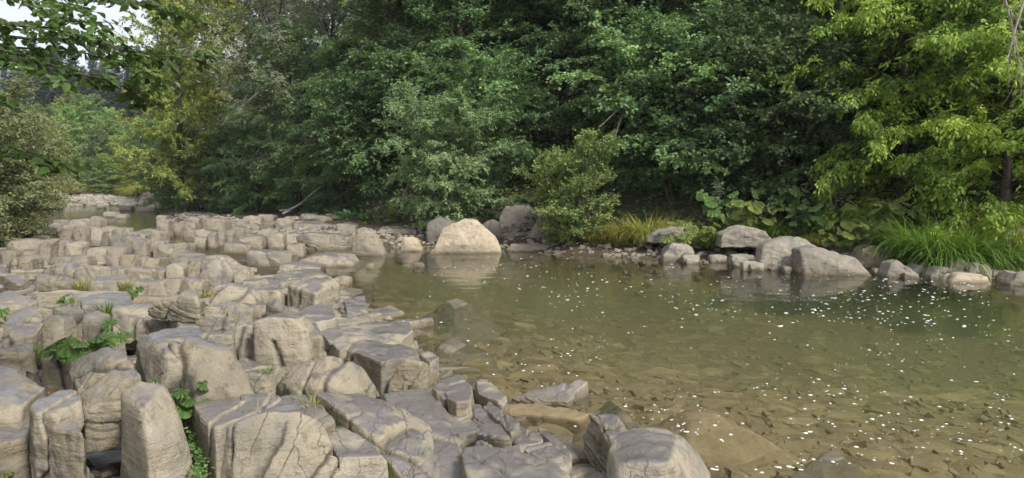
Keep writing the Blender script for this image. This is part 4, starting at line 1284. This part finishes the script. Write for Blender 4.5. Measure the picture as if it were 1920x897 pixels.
full = lambda t: (math.sin(min(1, t * 1.25 + .28) * math.pi * .62) * (1.15 - .75 * t))
cloud = lambda t: .45 + .75 * math.sin(t * math.pi * .9)
beech1 = tree_proto('beech', *gen_tree(1, 11, 84, .04, 4.1, full, .15, .95, .8, 28, 1.25, .5, .034, .125, .080, .62, .2, sub_spread=.22), L_BEECH)
beech2 = tree_proto('beech', *gen_tree(2, 13, 92, .06, 4.2, cloud, .3, 1.05, .7, 28, 1.3, .6, .038, .135, .088, .45, .25, lean=(.05, .03), sub_spread=.38), L_BEECH)
hornbeam = tree_proto('hornbeam', *gen_tree(3, 15, 92, .08, 4.2, cloud, .25, 1.05, .5, 30, 1.35, .6, .043, .17, .115, .4, .25, sub_spread=.35), L_YELLOW)
willow = tree_proto('willow', *gen_tree(4, 11, 76, .15, 3.6, cloud, .5, 1.2, .5, 26, 1.2, .7, .030, .15, .036, .3, .35, stems=2, sub_spread=.4), L_WILLOW)
maple = tree_proto('maple', *gen_tree(5, 10, 76, .05, 4.1, full, .3, 1.0, 1.1, 24, 1.1, .8, .092, .15, .068, .35, .55, compound=4, sub_spread=.32), L_MAPLE)
hazel = tree_proto('hazel', *gen_tree(6, 5.2, 68, .12, 2.5, cloud, .4, 1.1, .9, 20, .9, .5, .034, .12, .088, .5, .3, stems=4, r0=.10, sub_spread=.28), L_HAZEL)
bush = tree_proto('bush', *gen_tree(8, 3.0, 70, .05, 1.25, cloud, .4, 1.1, .5, 20, .6, .3, .022, .082, .054, .45, .2, stems=5, r0=.06, sub_spread=.3), L_BUSH)
wbush = tree_proto('willow_bush', *gen_tree(9, 4.2, 92, .03, 1.9, cloud, .4, 1.15, 1.1, 26, .8, .6, .019, .10, .046, .4, .35, stems=4, r0=.08, sub_spread=.35), L_WILLOW)
under = tree_proto('understorey', *gen_tree(10, 4.5, 64, .02, 2.6, cloud, .2, .95, .8, 22, 1.1, .45, .045, .13, .09, .5, .25, stems=2, r0=.07, sub_spread=.32), L_DARK)
farwood = tree_proto('valley_tree', *gen_tree(11, 11, 70, .05, 3.6, cloud, .3, 1.1, .5, 18, 1.2, .5, .075, .26, .19, .5, .25), L_FAR)


def gen_spruce(seed, H):
    rg = np.random.default_rng(seed)
    wd, lv = Wood(), Leaves()
    wd.tube([(0, 0, -.5), (.05, 0, H * .5), (0, .03, H)], .22, .015, 6)
    z = H * .12
    while z < H * .985:
        t = z / H
        for i in range(6):
            ln = (1 - t) ** .8 * 3.3 * rg.uniform(.7, 1.15) + .12
            bp = grow(rg, (0, 0, z + rg.uniform(-.12, .12)), i * 1.047 + z * 3.1 + rg.uniform(-.3, .3), .25 - .45 * (1 - t), ln, .35 - .5 * t, 5, .05)
            if i % 2 == 0: wd.tube(bp, .02, .006, 3)
            leafy(rg, lv, bp, .035, .36 + .16 * (1 - t), .12, .6, .45, rg.uniform(.3, .7))
        z += .42 * (1.1 - .45 * t)
    return wd, lv


spruce = tree_proto('spruce', *gen_spruce(20, 17), L_SPRUCE)
spruce2 = tree_proto('spruce', *gen_spruce(21, 19), L_SPRUCE)


def px_xy(u, d): return (u - 960) / F_PX * d, d


# ---- trees that can be told apart
def hero(name, meshes, u, d, s, rz, label, cat='tree', **kw):
    x, y = px_xy(u, d)
    return put_tree(name, meshes, x, y, rz, s, label, cat, **kw)


hero('hornbeam_tree', hornbeam, 350, 41, (.82, .82, 1.12), .4, 'tall yellow-green tree standing where the upper pool bends behind the beeches')
hero('hornbeam_tree', hornbeam, 440, 46, (.95, .95, 1.2), 2.9, 'yellow-green tree between the tallest yellow-green tree and the beeches')
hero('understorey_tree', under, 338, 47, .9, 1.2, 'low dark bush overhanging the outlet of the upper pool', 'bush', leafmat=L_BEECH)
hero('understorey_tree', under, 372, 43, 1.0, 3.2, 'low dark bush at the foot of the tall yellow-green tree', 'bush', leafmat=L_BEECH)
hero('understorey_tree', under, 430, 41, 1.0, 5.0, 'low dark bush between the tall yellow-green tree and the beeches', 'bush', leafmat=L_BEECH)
hero('hornbeam_tree', hornbeam, 318, 58, (.6, .6, .8), 2.4, 'darker slender tree behind the tall yellow-green tree', leafmat=L_BEECH)
hero('beech_tree', beech1, 485, 37, .72, 1.0, 'layered dark green beech next to the tall yellow-green tree')
hero('beech_tree', beech2, 565, 34.0, .62, 2.2, 'layered beech with branches hanging over the fallen pole')
hero('beech_tree', beech1, 640, 31.0, .66, 4.1, 'beech with bright flat sprays left of the drooping willow bush')
hero('willow_tree', willow, 605, 36.5, 1.4, .6, 'silvery grey-green willow rising behind the beeches', leafmat=L_SILVER)
hero('beech_tree', beech2, 520, 47, .95, 4.4, 'tall green tree between the yellow-green trees and the silvery willow')
hero('willow_tree', willow, 770, 35, 1.1, 2.6, 'second greyish willow behind the drooping willow bush')
hero('willow_bush', wbush, 842, 24.0, 1.0, .3, 'drooping pale willow bush hanging over the wet ledge', 'bush')
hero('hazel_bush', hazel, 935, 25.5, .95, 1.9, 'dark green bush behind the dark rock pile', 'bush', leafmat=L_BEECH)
hero('leafy_bush', bush, 1075, 21.0, 1.02, .8, 'rounded light green bush growing above the grey domed rock', 'bush')
hero('hazel_tree', hazel, 1270, 22.0, 1.05, .2, 'hazel with pale broad leaves arching above the tall white-leaved herb', 'tree')
hero('maple_tree', maple, 1690, 19.0, .95, .9, 'bright yellow-green maple drooping above the butterbur leaves')
hero('maple_tree', maple, 1880, 17.2, .85, 3.3, 'bright yellow-green maple drooping above the big sedge clump')
hero('willow_bush', wbush, 22, 20.5, .80, 2.0, 'grey-green willow shrub at the left end of the rock shelf', 'bush', leafmat=L_OLIVE)
hero('beech_tree', beech2, 640, 52, 1.1, 1.4, 'tall green tree on the slope behind the silvery willow')
hero('willow_bush', wbush, -60, 18.0, .9, 4.2, 'grey-green willow shrub behind the brown slabs of the shelf', 'bush', leafmat=L_OLIVE)

# ---- the wood on the slope
WG = 'trees of the wood on the steep bank'
pool = [(beech1, 'beech_tree', 'dark layered beech in the shady wood on the steep bank'), (beech2, 'beech_tree', 'dark layered beech in the shady wood on the steep bank'),
        (under, 'understorey_tree', 'low dark understorey tree in the shady wood on the steep bank'), (willow, 'willow_tree', 'grey willow in the shady wood on the steep bank'),
        (hazel, 'hazel_tree', 'broad-leaved hazel in the shady wood on the steep bank')]
rg = np.random.default_rng(12)
seglen = np.linalg.norm(np.diff(FAR_BANK, axis=0), axis=1)
cum = np.concatenate([[0], np.cumsum(seglen)])
for off, gap, kinds, jit in ((4.4, 2.6, (2, 2, 4, 2), .5), (6.4, 3.2, (0, 2, 1, 0), .8), (9.5, 4.4, (1, 0, 3, 1), 1.2), (15, 5.6, (1, 0, 1, 3), 1.5), (23, 7.0, (1, 1, 0), 2.0), (33, 8.5, (1, 0), 2.5)):
    s = 28.0
    while s < 118:
        i = int(np.searchsorted(cum, s) - 1)
        a, b = FAR_BANK[i], FAR_BANK[i + 1]
        q = a + (b - a) * ((s - cum[i]) / seglen[i])
        dv = (b - a) / seglen[i]
        o_ = off + rg.uniform(-jit, jit) + 4.2 * float(sstep(np.array([-q[0]]), 1.0, 9.0)[0])
        x, y = q + np.array((dv[1], -dv[0])) * o_
        k = kinds[int(rg.integers(len(kinds)))]
        s += gap * rg.uniform(.8, 1.25) * (1 + max(0, y - 35) * .02)
        if abs(x) > .80 * y + 3 or y < 12 or y > 92: continue
        if off < 5 and -4.5 < x < 3.0: continue
        if 960 + F_PX * x / y < 430: continue
        if off < 12 and 460 < 960 + F_PX * x / y < 720: continue
        sc = rg.uniform(.8, 1.15) * (1.15 if k in (0, 1) and off > 8 else 1) * (.85 if y > 62 else 1)
        put_tree(pool[k][1], pool[k][0], x, y, rg.uniform(0, 6.28), sc, pool[k][2], 'tree', WG)

# ---- the head of the valley
for k in range(26):
    u = [262, 236, 205, 180, 150, 118, 92, 60, 250, 220, 165, 130, 100, 30, -20, 280, 300, 70, 10, -50, 195, 240, 145, 275, 40, 310][k]
    d = [76, 80, 84, 82, 88, 84, 80, 74, 92, 95, 97, 100, 96, 62, 58, 84, 90, 58, 50, 46, 74, 72, 76, 78, 68, 98][k]
    x, y = px_xy(u, d)
    sc = .82 * [.75, .62, .85, .7, 1.0, .8, .8, .9, .8, .95, 1.05, .95, .9, .75, .85, .9, .95, .62, .7, .75, .42, .4, .4, .5, .9, 1.0][k]
    put_tree('valley_tree', farwood, x, y, k * 1.7, sc, 'light green broadleaved tree at the head of the valley below the spruces', 'tree', 'broadleaved trees at the head of the valley', leafmat=[None, L_YELLOW, L_BUSH, L_WILLOW, None][k % 5])
for k in range(34):
    u = -70 + k * 13.2 + rg.uniform(-6, 6)
    d = rg.uniform(106, 138)
    x, y = px_xy(u, d)
    put_tree('spruce_tree', (spruce, spruce2)[k % 2], x, y, k * 1.1, rg.uniform(.66, .92), 'tall dark spruce on the ridge behind the upper pool', 'tree', 'spruces on the ridge')
hero('spruce_tree', spruce, 136, 92, .62, .5, 'single small spruce among the light green valley trees')

# ---- the beech over the camera's left shoulder and its branches
wd, lv = Wood(), Leaves()
rg = np.random.default_rng(31)
wd.tube([(-6.6, 4.6, 0), (-6.5, 4.6, 2), (-6.2, 4.7, 4), (-6.3, 4.6, 7)], .17, .07, 8)
LIMBS = [([(-250, 40), (-60, 60), (60, 74), (150, 72), (240, 95), (330, 108), (405, 98)], 4.6, .020), ([(-250, 60), (-60, 80), (50, 105), (130, 135), (200, 150), (262, 175), (285, 196)], 4.5, .016),
         ([(-200, -60), (40, -30), (150, -8), (240, 2), (300, 12), (345, 26)], 5.0, .014), ([(-250, 20), (-80, 30), (20, 48), (90, 52), (170, 70), (235, 98)], 4.3, .014),
         ([(-250, 120), (-90, 160), (-20, 180), (30, 205)], 4.4, .012), ([(-250, 180), (-100, 250), (-10, 275), (60, 292), (95, 312)], 4.6, .012), ([(-220, -80), (0, -40), (70, -20), (130, 18)], 4.4, .012),
         ([(-250, 30), (-40, 92), (30, 120), (80, 142), (120, 158)], 4.2, .012), ([(-220, -60), (20, -10), (80, 20), (140, 40), (200, 42)], 4.8, .012), ([(-250, 60), (-60, 84), (40, 90), (160, 100), (250, 128), (300, 152)], 4.7, .014)]
for pts, Y, r in LIMBS:
    P = np.array([at_y(u, v, Y + .25 * math.sin(i * 1.3)) for i, (u, v) in enumerate(pts)])
    P = np.vstack([[(-6.35, 4.65, P[0][2] + .25)], P])
    wd.tube(P, r * .75, .003, 5)
    for i in range(1, len(P) - 1):
        for j in range(5):
            t = rg.random(); st = P[i] + (P[i + 1] - P[i]) * t
            d = P[i + 1] - P[i]
            tw = grow(rg, st, math.atan2(d[1], d[0]) + rg.choice((-1, 1)) * rg.uniform(.3, 1.0), rg.uniform(-.35, .15), rg.uniform(.08, .24), .5, 3)
            wd.tube(tw, .003, .0015, 3)
            leafy(rg, lv, tw, .024, .068, .042, .55, .35, rg.uniform(.25, .75))
    leafy(rg, lv, P[1:], .03, .068, .042, .55, .35, .5)
over = empty('beech_tree', (0, 0, 0))
tag(over, 'dark leafy beech branches reaching across the sky above the shelf', 'tree', None, 'thing')
tm = wd.mesh('beech_trunk'); tm.materials.append(M_BARK); mesh_obj('trunk', tm, None, over)
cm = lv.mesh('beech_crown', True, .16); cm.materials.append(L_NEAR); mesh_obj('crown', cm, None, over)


for k, (x, y) in enumerate([(-7.2, 1.6), (-10.8, 5.4), (-9.5, -3.5), (-16.0, 9.0)]):  # out-of-view beeches, added as left-bank wood to darken the rocks' left faces
    put_tree('beech_tree', beech1, x, y, 1.3 + k, .85, 'unseen beech added left of the rock shelf to shade its blocks', 'tree', 'unseen shading beeches left of the shelf')


# ---- low plants
def tuft_mesh(seed, n, h, spread, width, droop):
    rg = np.random.default_rng(seed)
    V, Fa, Tn = [], [], []
    for k in range(n):
        az = rg.uniform(0, 6.283); r = spread * math.sqrt(rg.random()) * .45
        b = np.array((math.cos(az) * r, math.sin(az) * r, -.04)) + rg.normal(size=3) * (.02, .02, 0)
        a2 = az + rg.normal() * .5
        el = rg.uniform(.95, 1.5); ln = h * rg.uniform(.55, 1.15)
        pts = grow(rg, b, a2, el, ln, droop * rg.uniform(.5, 1.4), 5, .05)
        sd = np.array((-math.sin(a2), math.cos(a2), 0)) * width * .5
        w = np.array((.8, 1, .95, .75, .45, .05))[:, None]
        o = len(V) * 12
        V.append(np.vstack([pts - sd * w, pts + sd * w]))
        for i in range(5): Fa.append((o + i, o + 6 + i, o + 7 + i, o + i + 1))
        Tn.append(np.full(12, np.clip(rg.normal(.5, .22), 0, 1)))
    return mesh_np('grass_tuft', np.vstack(V), np.array(Fa), True, np.concatenate(Tn))


def put_plant(name, me, mat, w, label, cat, s=1.0, rz=0.0, group=None):
    o = bpy.data.objects.new(name, me)
    if not me.materials: me.materials.append(mat)
    o.location = w; o.scale = (s, s, s); o.rotation_euler = (0, 0, rz)
    link(o)
    o.material_slots[0].link = 'OBJECT'; o.material_slots[0].material = mat
    return tag(o, label, cat, group, 'thing')


sedge = tuft_mesh(1, 620, 1.3, 1.0, .022, 2.0)
sedge2 = tuft_mesh(2, 520, 1.2, .9, .02, 1.9)
small_tuft = tuft_mesh(3, 90, .20, .16, .006, 1.1)
small_tuft2 = tuft_mesh(4, 60, .16, .22, .007, 1.3)


def bank_pt(u, d):
    x, y = px_xy(u, d); return (x, y, tz(x, y))


for u, d, s, me, mat, lab in [
        (1740, 16.7, 1.35, sedge, L_GRASS, 'left half of the big arching sedge clump below the maple'), (1812, 16.3, 1.3, sedge2, L_GRASS, 'right half of the big arching sedge clump below the maple'),
        (1905, 16.6, 1.2, sedge, L_DRYGRASS, 'yellowish sedge clump growing on the dark overhung boulder'), (1340, 19.2, .85, sedge2, L_GRASS, 'arching sedge clump behind the round tan boulder'),
        (1400, 19.4, .7, sedge, L_GRASS, 'dark sedge clump behind the tilted grey slab'), (1460, 19.1, .7, sedge2, L_GRASS, 'sedge clump behind the largest pale bank boulder'), (1530, 18.6, .42, sedge, L_DRYGRASS, 'short bright grass clump beside the largest pale bank boulder'),
        (1165, 20.4, .85, sedge2, L_DRYGRASS, 'yellow-green reedy grass right beside the rounded light green bush'), (1215, 20.3, .95, sedge, L_DRYGRASS, 'tall yellow-green reedy grass before the hazel'), (1265, 20.2, .8, sedge2, L_DRYGRASS, 'yellow-green reedy grass above the thick overhanging plate'),
        (1120, 20.8, .6, sedge, L_DRYGRASS, 'low yellow-green grass under the rounded light green bush'), (1690, 17.8, .6, sedge2, L_GRASS, 'small sedge clump on the left of the big arching sedge clump'), (1590, 18.6, .6, sedge, L_GRASS, 'dark grass between the two patches of yellowing butterbur'),
        (1775, 16.2, 1.2, sedge, L_GRASS, 'middle of the big arching sedge clump below the maple'), (1855, 16.2, 1.1, sedge2, L_GRASS, 'bright sedge between the big sedge clump and the dark overhung boulder')]:
    put_plant('sedge_clump', me, mat, bank_pt(u, d), lab, 'grass', s, u * .7)
for k, (u, d) in enumerate([(120, 66), (140, 69), (250, 70), (262, 72), (238, 73), (272, 68)]):
    put_plant('grass_clump', sedge, L_DRYGRASS, bank_pt(u, d), 'straw-yellow grass clump beside the gravel bar of the upper pool', 'grass', 1.5, k, 'yellow grass by the gravel bar')
for u, v, z, s, me, mat, lab in [
        (642, 800, .33, .75, small_tuft2, L_GRASS, 'small grass tuft at the upper edge of the flat damp brown slab'), (676, 822, .3, .8, small_tuft2, L_GRASS, 'small grass tuft halfway down the edge of the flat damp brown slab'),
        (742, 893, .1, 1.45, small_tuft, L_GRASS, 'large yellow-green grass tuft below the plank-like slab'), (584, 760, .44, .7, small_tuft2, L_DRYGRASS, 'yellowish grass in the joint beside the small flat step'), (560, 752, .44, .5, small_tuft2, L_GRASS, 'tiny grass tuft at the back of the small flat step'),
        (198, 584, .6, 1.15, small_tuft, L_GRASS, 'grass tuft growing from the wet lilac-grey slab'), (234, 540, .5, 1.2, small_tuft, L_DRYGRASS, 'yellow grass tuft on the jointed shelf near the fan-shaped block'), (152, 540, .45, 1.2, small_tuft, L_DRYGRASS, 'yellow grass strip beside the fan-shaped block'),
        (460, 775, .6, .45, small_tuft2, L_GRASS, 'moss and grass line in the crack of the flat wet slab'), (500, 696, .36, .6, small_tuft2, L_GRASS, 'mossy grass on the low ledge block'), (505, 542, .35, .9, small_tuft, L_GRASS, 'bright grass tuft by the long slab behind the notched rock'),
        (385, 552, .62, .8, small_tuft2, L_DRYGRASS, 'little grass tuft below the tall peaked block'), (430, 606, .6, .7, small_tuft2, L_GRASS, 'grass tuft between the two-layered stone and the split block'), (562, 600, .35, .6, small_tuft2, L_GRASS, 'grass sprig behind the smooth brown-grey block'),
        (60, 668, .4, 1.2, small_tuft, L_GRASS, 'green tuft between the narrow pillar and the low dark-fronted block'), (645, 655, .2, .7, small_tuft2, L_GRASS, 'tiny grass tuft in the gap behind the bread-shaped block')]:
    put_plant('grass_tuft', me, mat, at_z(u, v, z), lab, 'grass', s, u)


def butter_leaf_mesh(seed):
    rg = np.random.default_rng(seed)
    m = 18
    V = [(0, 0, 0)]
    for ring, rr in ((1, .5), (2, 1.0)):
        for i in range(m):
            a = -math.pi + 2 * math.pi * (i + .5) / m
            r = rr * (1.0 + .06 * math.sin(5 * a + seed)) * (1 - .55 * math.exp(-((abs(a) - math.pi) / .33) ** 2) * (ring - .4) / 1.6)
            x, y = math.cos(a) * r * .5 + .12, math.sin(a) * r * .52
            V.append((x, y, .10 * rr * rr * math.cos(3 * a + seed) * .35 + .05 * math.cos(9 * a) * (ring - 1) - .10 * rr * rr + rg.normal() * .008))
    Fa = []
    for i in range(m):
        j = (i + 1) % m
        if i == m - 1: continue
        Fa += [(0, 1 + i, 1 + j), (1 + i, 1 + m + i, 1 + m + j), (1 + i, 1 + m + j, 1 + j)]
    return mesh_np('butterbur_leaf', np.array(V), np.array(Fa), True, np.full(len(V), rg.uniform(.2, .98)))


BL = [butter_leaf_mesh(k) for k in range(6)]
for me in BL: me.materials.append(L_BUTTER)
STEM = NT('green_stem'); M_STEM = STEM.out(principled(STEM, (0.16, 0.22, 0.08), .6))


def butterbur(w, n, size, height, label, mat, seed, spread=.5, face=None):
    rg = np.random.default_rng(seed)
    r = empty('butterbur_plant', w)
    tag(r, label, 'plant', None, 'thing')
    wd = Wood()
    for k in range(n):
        az = rg.uniform(0, 6.28) if face is None else face + rg.uniform(-1.3, 1.3)
        hh = height * rg.uniform(.45, 1.1); rr = spread * rg.uniform(.25, 1.0)
        tip = np.array((math.cos(az) * rr, math.sin(az) * rr, hh))
        wd.tube([(0, 0, -.03), tip * (.35, .35, .6), tip], .008 * (size / .3) ** .5, .005, 4)
        o = bpy.data.objects.new('leaf', BL[int(rg.integers(6))])
        s = size * rg.uniform(.6, 1.15)
        o.location = tip; o.scale = (s, s, s)
        o.rotation_euler = (rg.normal() * .42, rg.uniform(-.25, .9), az + rg.normal() * .7)
        o.rotation_euler = (Matrix.Rotation(R(28), 3, 'X') @ o.rotation_euler.to_matrix()).to_euler()
        link(o, r)
        o.material_slots[0].link = 'OBJECT'; o.material_slots[0].material = mat
    mesh_obj('stem', wd.mesh('butterbur_stem'), M_STEM, r)
    return r


butterbur(at_z(150, 680, .5), 17, .18, .22, 'fresh green butterbur with broad leaves beside the narrow upright pillar', L_BUTTER, 1, .22)
butterbur(at_z(162, 818, .3), 4, .19, .22, 'green butterbur with a large round leaf below the flaking wet slab', L_BUTTER, 2, .14, face=-1.2)
butterbur(at_z(205, 655, .45), 5, .17, .22, 'pale green butterbur behind the flaking wet slab', L_BUTTER, 3, .18)
butterbur(at_z(268, 716, .45), 2, .17, .16, 'two butterbur leaves between flaking slab and dark-sided block', L_BUTTER, 4, .08)
butterbur(at_z(348, 790, .42), 14, .15, .26, 'row of butterbur leaves in the gap beside the tall blade-like block', L_BUTTER, 5, .20)
butterbur(at_z(22, 890, .1), 5, .14, .12, 'dull green leaves in the dark soil below the rounded tan boulder', L_BUTTERD, 6, .2)
butterbur(at_z(12, 600, .5), 4, .22, .18, 'butterbur leaves above the shiny wet grey slab', L_BUTTER, 7, .25)
butterbur(at_z(122, 582, .4), 4, .13, .16, 'small leafy plant behind the dark wedge block', L_BUTTER, 8, .14)
butterbur(at_z(248, 562, .5), 5, .11, .16, 'small pale leafy plant in the joint right of the lilac-grey slab', L_BUTTER, 9, .12)
butterbur(at_z(55, 520, .35), 8, .10, .14, 'small green herb beside the dark square block', L_BUTTER, 10, .3)
for k, (u, d, n, sz, h, lab, mt) in enumerate([
        (1290, 19.6, 9, .46, .75, 'yellow-green butterbur patch behind the arching sedge clump', L_BUTTERD), (1400, 19.9, 12, .52, .95, 'butterbur patch with a bright flat leaf beside the tall white-leaved herb', L_BUTTERD),
        (1350, 20.4, 8, .55, 1.1, 'dark broad butterbur leaves behind the tall white-leaved herb', L_BUTTER), (1580, 18.4, 12, .40, .75, 'yellowing butterbur leaves hanging over the dull grey boulder', L_BUTTERD),
        (1630, 18.8, 11, .55, 1.0, 'large butterbur leaves below the drooping maple', L_BUTTERD), (1675, 18.6, 7, .52, 1.05, 'butterbur with one upright pale leaf left of the big sedge clump', L_BUTTERD), (1500, 19.6, 8, .45, .8, 'shaded butterbur leaves behind the largest pale bank boulder', L_BUTTER), (1450, 20.4, 7, .5, .9, 'dark butterbur leaves under the shady wood', L_BUTTER)]):
    butterbur(bank_pt(u, d - .4), int(n * 2.3), sz * .68, h, lab, mt, 40 + k, .8, face=-1.57)


def herb(w, h, n, label, mat, seed, L=.16, W=.045):
    rg = np.random.default_rng(seed)
    r = empty('tall_herb', w); tag(r, label, 'plant', None, 'thing')
    wd, lv = Wood(), Leaves()
    for k in range(n):
        st = grow(rg, (rg.normal() * .06, rg.normal() * .06, -.05), rg.uniform(0, 6.28), 1.45, h * rg.uniform(.75, 1.05), .15, 8, .05)
        wd.tube(st, .007, .003, 4)
        leafy(rg, lv, st[1:], .022, L, W, .3, .55, rg.uniform(.4, .8), jit=.9)
    mesh_obj('stem', wd.mesh('herb_stem'), M_STEM, r)
    mesh_obj('foliage', lv.mesh('herb_foliage', True), mat, r)


herb(bank_pt(1335, 19.9), 1.75, 3, 'tall herb with pale whitish leaves in front of the hazel', L_PALE, 1, .17, .055)
herb(bank_pt(1485, 19.6), 1.6, 4, 'tall pale herb rising from the dark sedge', L_PALE, 2)
herb(bank_pt(1570, 19.4), 1.6, 3, 'thin pale herb behind the yellowing butterbur', L_PALE, 3)
herb(bank_pt(1515, 19.2), 1.0, 5, 'low green nettle-like herb between sedge and butterbur', L_HAZEL, 4)
herb(bank_pt(1180, 20.2), .7, 6, 'leafy green herb at the foot of the reedy grass', L_BUSH, 5, .12, .06)
herb(bank_pt(735, 25.5), .8, 7, 'low green herb beside the drooping willow bush', L_BUSH, 6, .14, .05)
clv = Leaves(); rgc = np.random.default_rng(60)
nC = 420
Pc = np.array([at_z(368 + rgc.normal() * 12 + (v - 830) * .05, v, .34 + .10 * rgc.random()) for v in rgc.uniform(800, 905, nC)])
clv.add(Pc, rgc.normal(size=(nC, 3)) * (1, 1, .3), UPV + rgc.normal(size=(nC, 3)) * .35, rgc.uniform(.015, .032, nC), rgc.uniform(.015, .028, nC), np.clip(rgc.normal(.5, .25, nC), 0, .9))
tag(mesh_obj('clover', clv.mesh('clover', True), L_BUTTER), 'small-leaved green clover filling the gap beside the blade-like block', 'ground cover', kind='stuff')

gcv = Leaves(); rgg = np.random.default_rng(61)
Sg = np.column_stack([rgg.uniform(-34, 22, 150000), rgg.uniform(14, 62, 150000)])
dg, sg = pl_dist(Sg, FAR_BANK)
fg = -dg * sg
lim = 2.0 + 4.5 * sstep(-Sg[:, 0], 1.0, 9.0)
Sg = Sg[(fg > lim * .8) & (fg < 22) & (np.abs(Sg[:, 0]) < .8 * Sg[:, 1] + 2)][:52000]
Pg = np.column_stack([Sg, terrain(Sg) + rgg.uniform(.02, .45, len(Sg)) ** 1.3])
nG = len(Pg)
gcv.add(Pg, rgg.normal(size=(nG, 3)) * (1, 1, .35), UPV + rgg.normal(size=(nG, 3)) * .45, rgg.uniform(.12, .26, nG), rgg.uniform(.09, .18, nG), np.clip(rgg.normal(.5, .25, nG), 0, .95))
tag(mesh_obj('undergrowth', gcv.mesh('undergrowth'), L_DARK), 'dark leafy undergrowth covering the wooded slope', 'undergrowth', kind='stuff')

# ---- dead wood
def dead(name, pieces, label, cat, seed, twigs=0, mat=M_DEAD):
    rg = np.random.default_rng(seed)
    wd = Wood()
    for P, r0, r1 in pieces:
        P = np.array(P); wd.tube(P, r0, r1, 6)
        for k in range(twigs):
            i = int(rg.integers(0, len(P) - 1)); st = P[i] + (P[i + 1] - P[i]) * rg.random(); d = P[i + 1] - P[i]
            t1 = grow(rg, st, math.atan2(d[1], d[0]) + rg.normal() * .6, math.asin(d[2] / np.linalg.norm(d)) + rg.normal() * .5, rg.uniform(.3, 1.1), .4, 5, .2)
            wd.tube(t1, .006, .002, 4)
    o = mesh_obj(name, wd.mesh(name), mat)
    return tag(o, label, cat, None, 'thing')


dead('fallen_pole', [([at_y(530, 402, 31), at_y(562, 384, 31.5), at_y(600, 352, 32)], .07, .04), ([at_y(524, 396, 31), at_y(548, 392, 31.2), at_y(566, 382, 31.5)], .03, .015)], 'bare grey fallen pole leaning under the beeches', 'branch', 1)
dead('dead_branch', [([at_y(415, 235, 33), at_y(450, 205, 33), at_y(478, 178, 33.2), at_y(500, 160, 34)], .012, .022)], 'bare pale dead branch tangled in front of the beeches', 'branch', 2, 26)
dead('dead_branch', [([at_y(1930, -30, 14.5), at_y(1905, 50, 14.4), at_y(1890, 110, 14.4)], .03, .012), ([at_y(1880, -20, 14.6), at_y(1900, 60, 14.6), at_y(1915, 130, 14.5)], .022, .01)], 'bare pale twigs hanging before the yellow-green maple', 'branch', 3, 14)
dead('dead_branch', [([at_y(1360, 145, 20), at_y(1380, 158, 19.8), at_y(1425, 160, 19.6)], .025, .01), ([at_y(1375, 155, 19.8), at_y(1372, 180, 19.7), at_y(1385, 215, 19.6)], .015, .006)], 'curved bare grey branch beside the arching hazel', 'branch', 4, 4)
dead('dead_branch', [([at_y(1125, 238, 21.6), at_y(1160, 205, 22), at_y(1185, 190, 22.6)], .022, .015), ([at_y(1140, 300, 21.6), at_y(1160, 235, 22), at_y(1180, 180, 22.6)], .025, .015)], 'leaning grey stems behind the rounded light green bush', 'branch', 5, 5)

# ---- fallen leaves on the shelf
lf = Leaves(); rgd = np.random.default_rng(70)
SP = [(100, 735, .3), (108, 738, .3), (115, 732, .3), (48, 745, .15), (60, 765, .12), (52, 770, .12), (40, 805, .1), (212, 828, .1), (365, 850, .15), (36, 812, .08), (58, 755, .15), (30, 850, .08)]
Pd = np.array([at_z(*q) for q in SP])
for k, q in enumerate(Pd):
    V, Fa, _ = leaf_arrays(np.zeros((1, 3)), rgd.normal(size=(1, 3)) * (1, 1, .1), UPV[None] + rgd.normal(size=(1, 3)) * .3, np.array([.06]), np.array([.035]), .2, True)
    tag(mesh_obj('fallen_leaf', mesh_np('fallen_leaf', V, Fa, False), M_DEADLEAF, loc=q), 'small orange-brown fallen leaf on the dark soil of the shelf', 'leaf', 'fallen leaves on the shelf', 'thing')

# ---- the damp air of the valley
HV = np.array([(x, y, z) for z in (-8.0, 75.0) for x, y in ((-440, -75), (440, -75), (440, 720), (-440, 720))], float)
HF = np.array([(0, 3, 2, 1), (4, 5, 6, 7), (0, 1, 5, 4), (1, 2, 6, 5), (2, 3, 7, 6), (3, 0, 4, 7)])
ht = NT('haze')
hp = ht.node('ShaderNodeVolumePrincipled')
hp.inputs['Color'].default_value = (0.86, 0.92, 1.0, 1)
hp.inputs['Density'].default_value = 0.0004
hp.inputs['Anisotropy'].default_value = 0.3
M_HAZE = ht.out(None, hp.outputs[0])
tag(mesh_obj('haze', mesh_np('haze', HV, HF, False), M_HAZE), 'thin damp haze filling the valley', 'haze', kind='stuff')
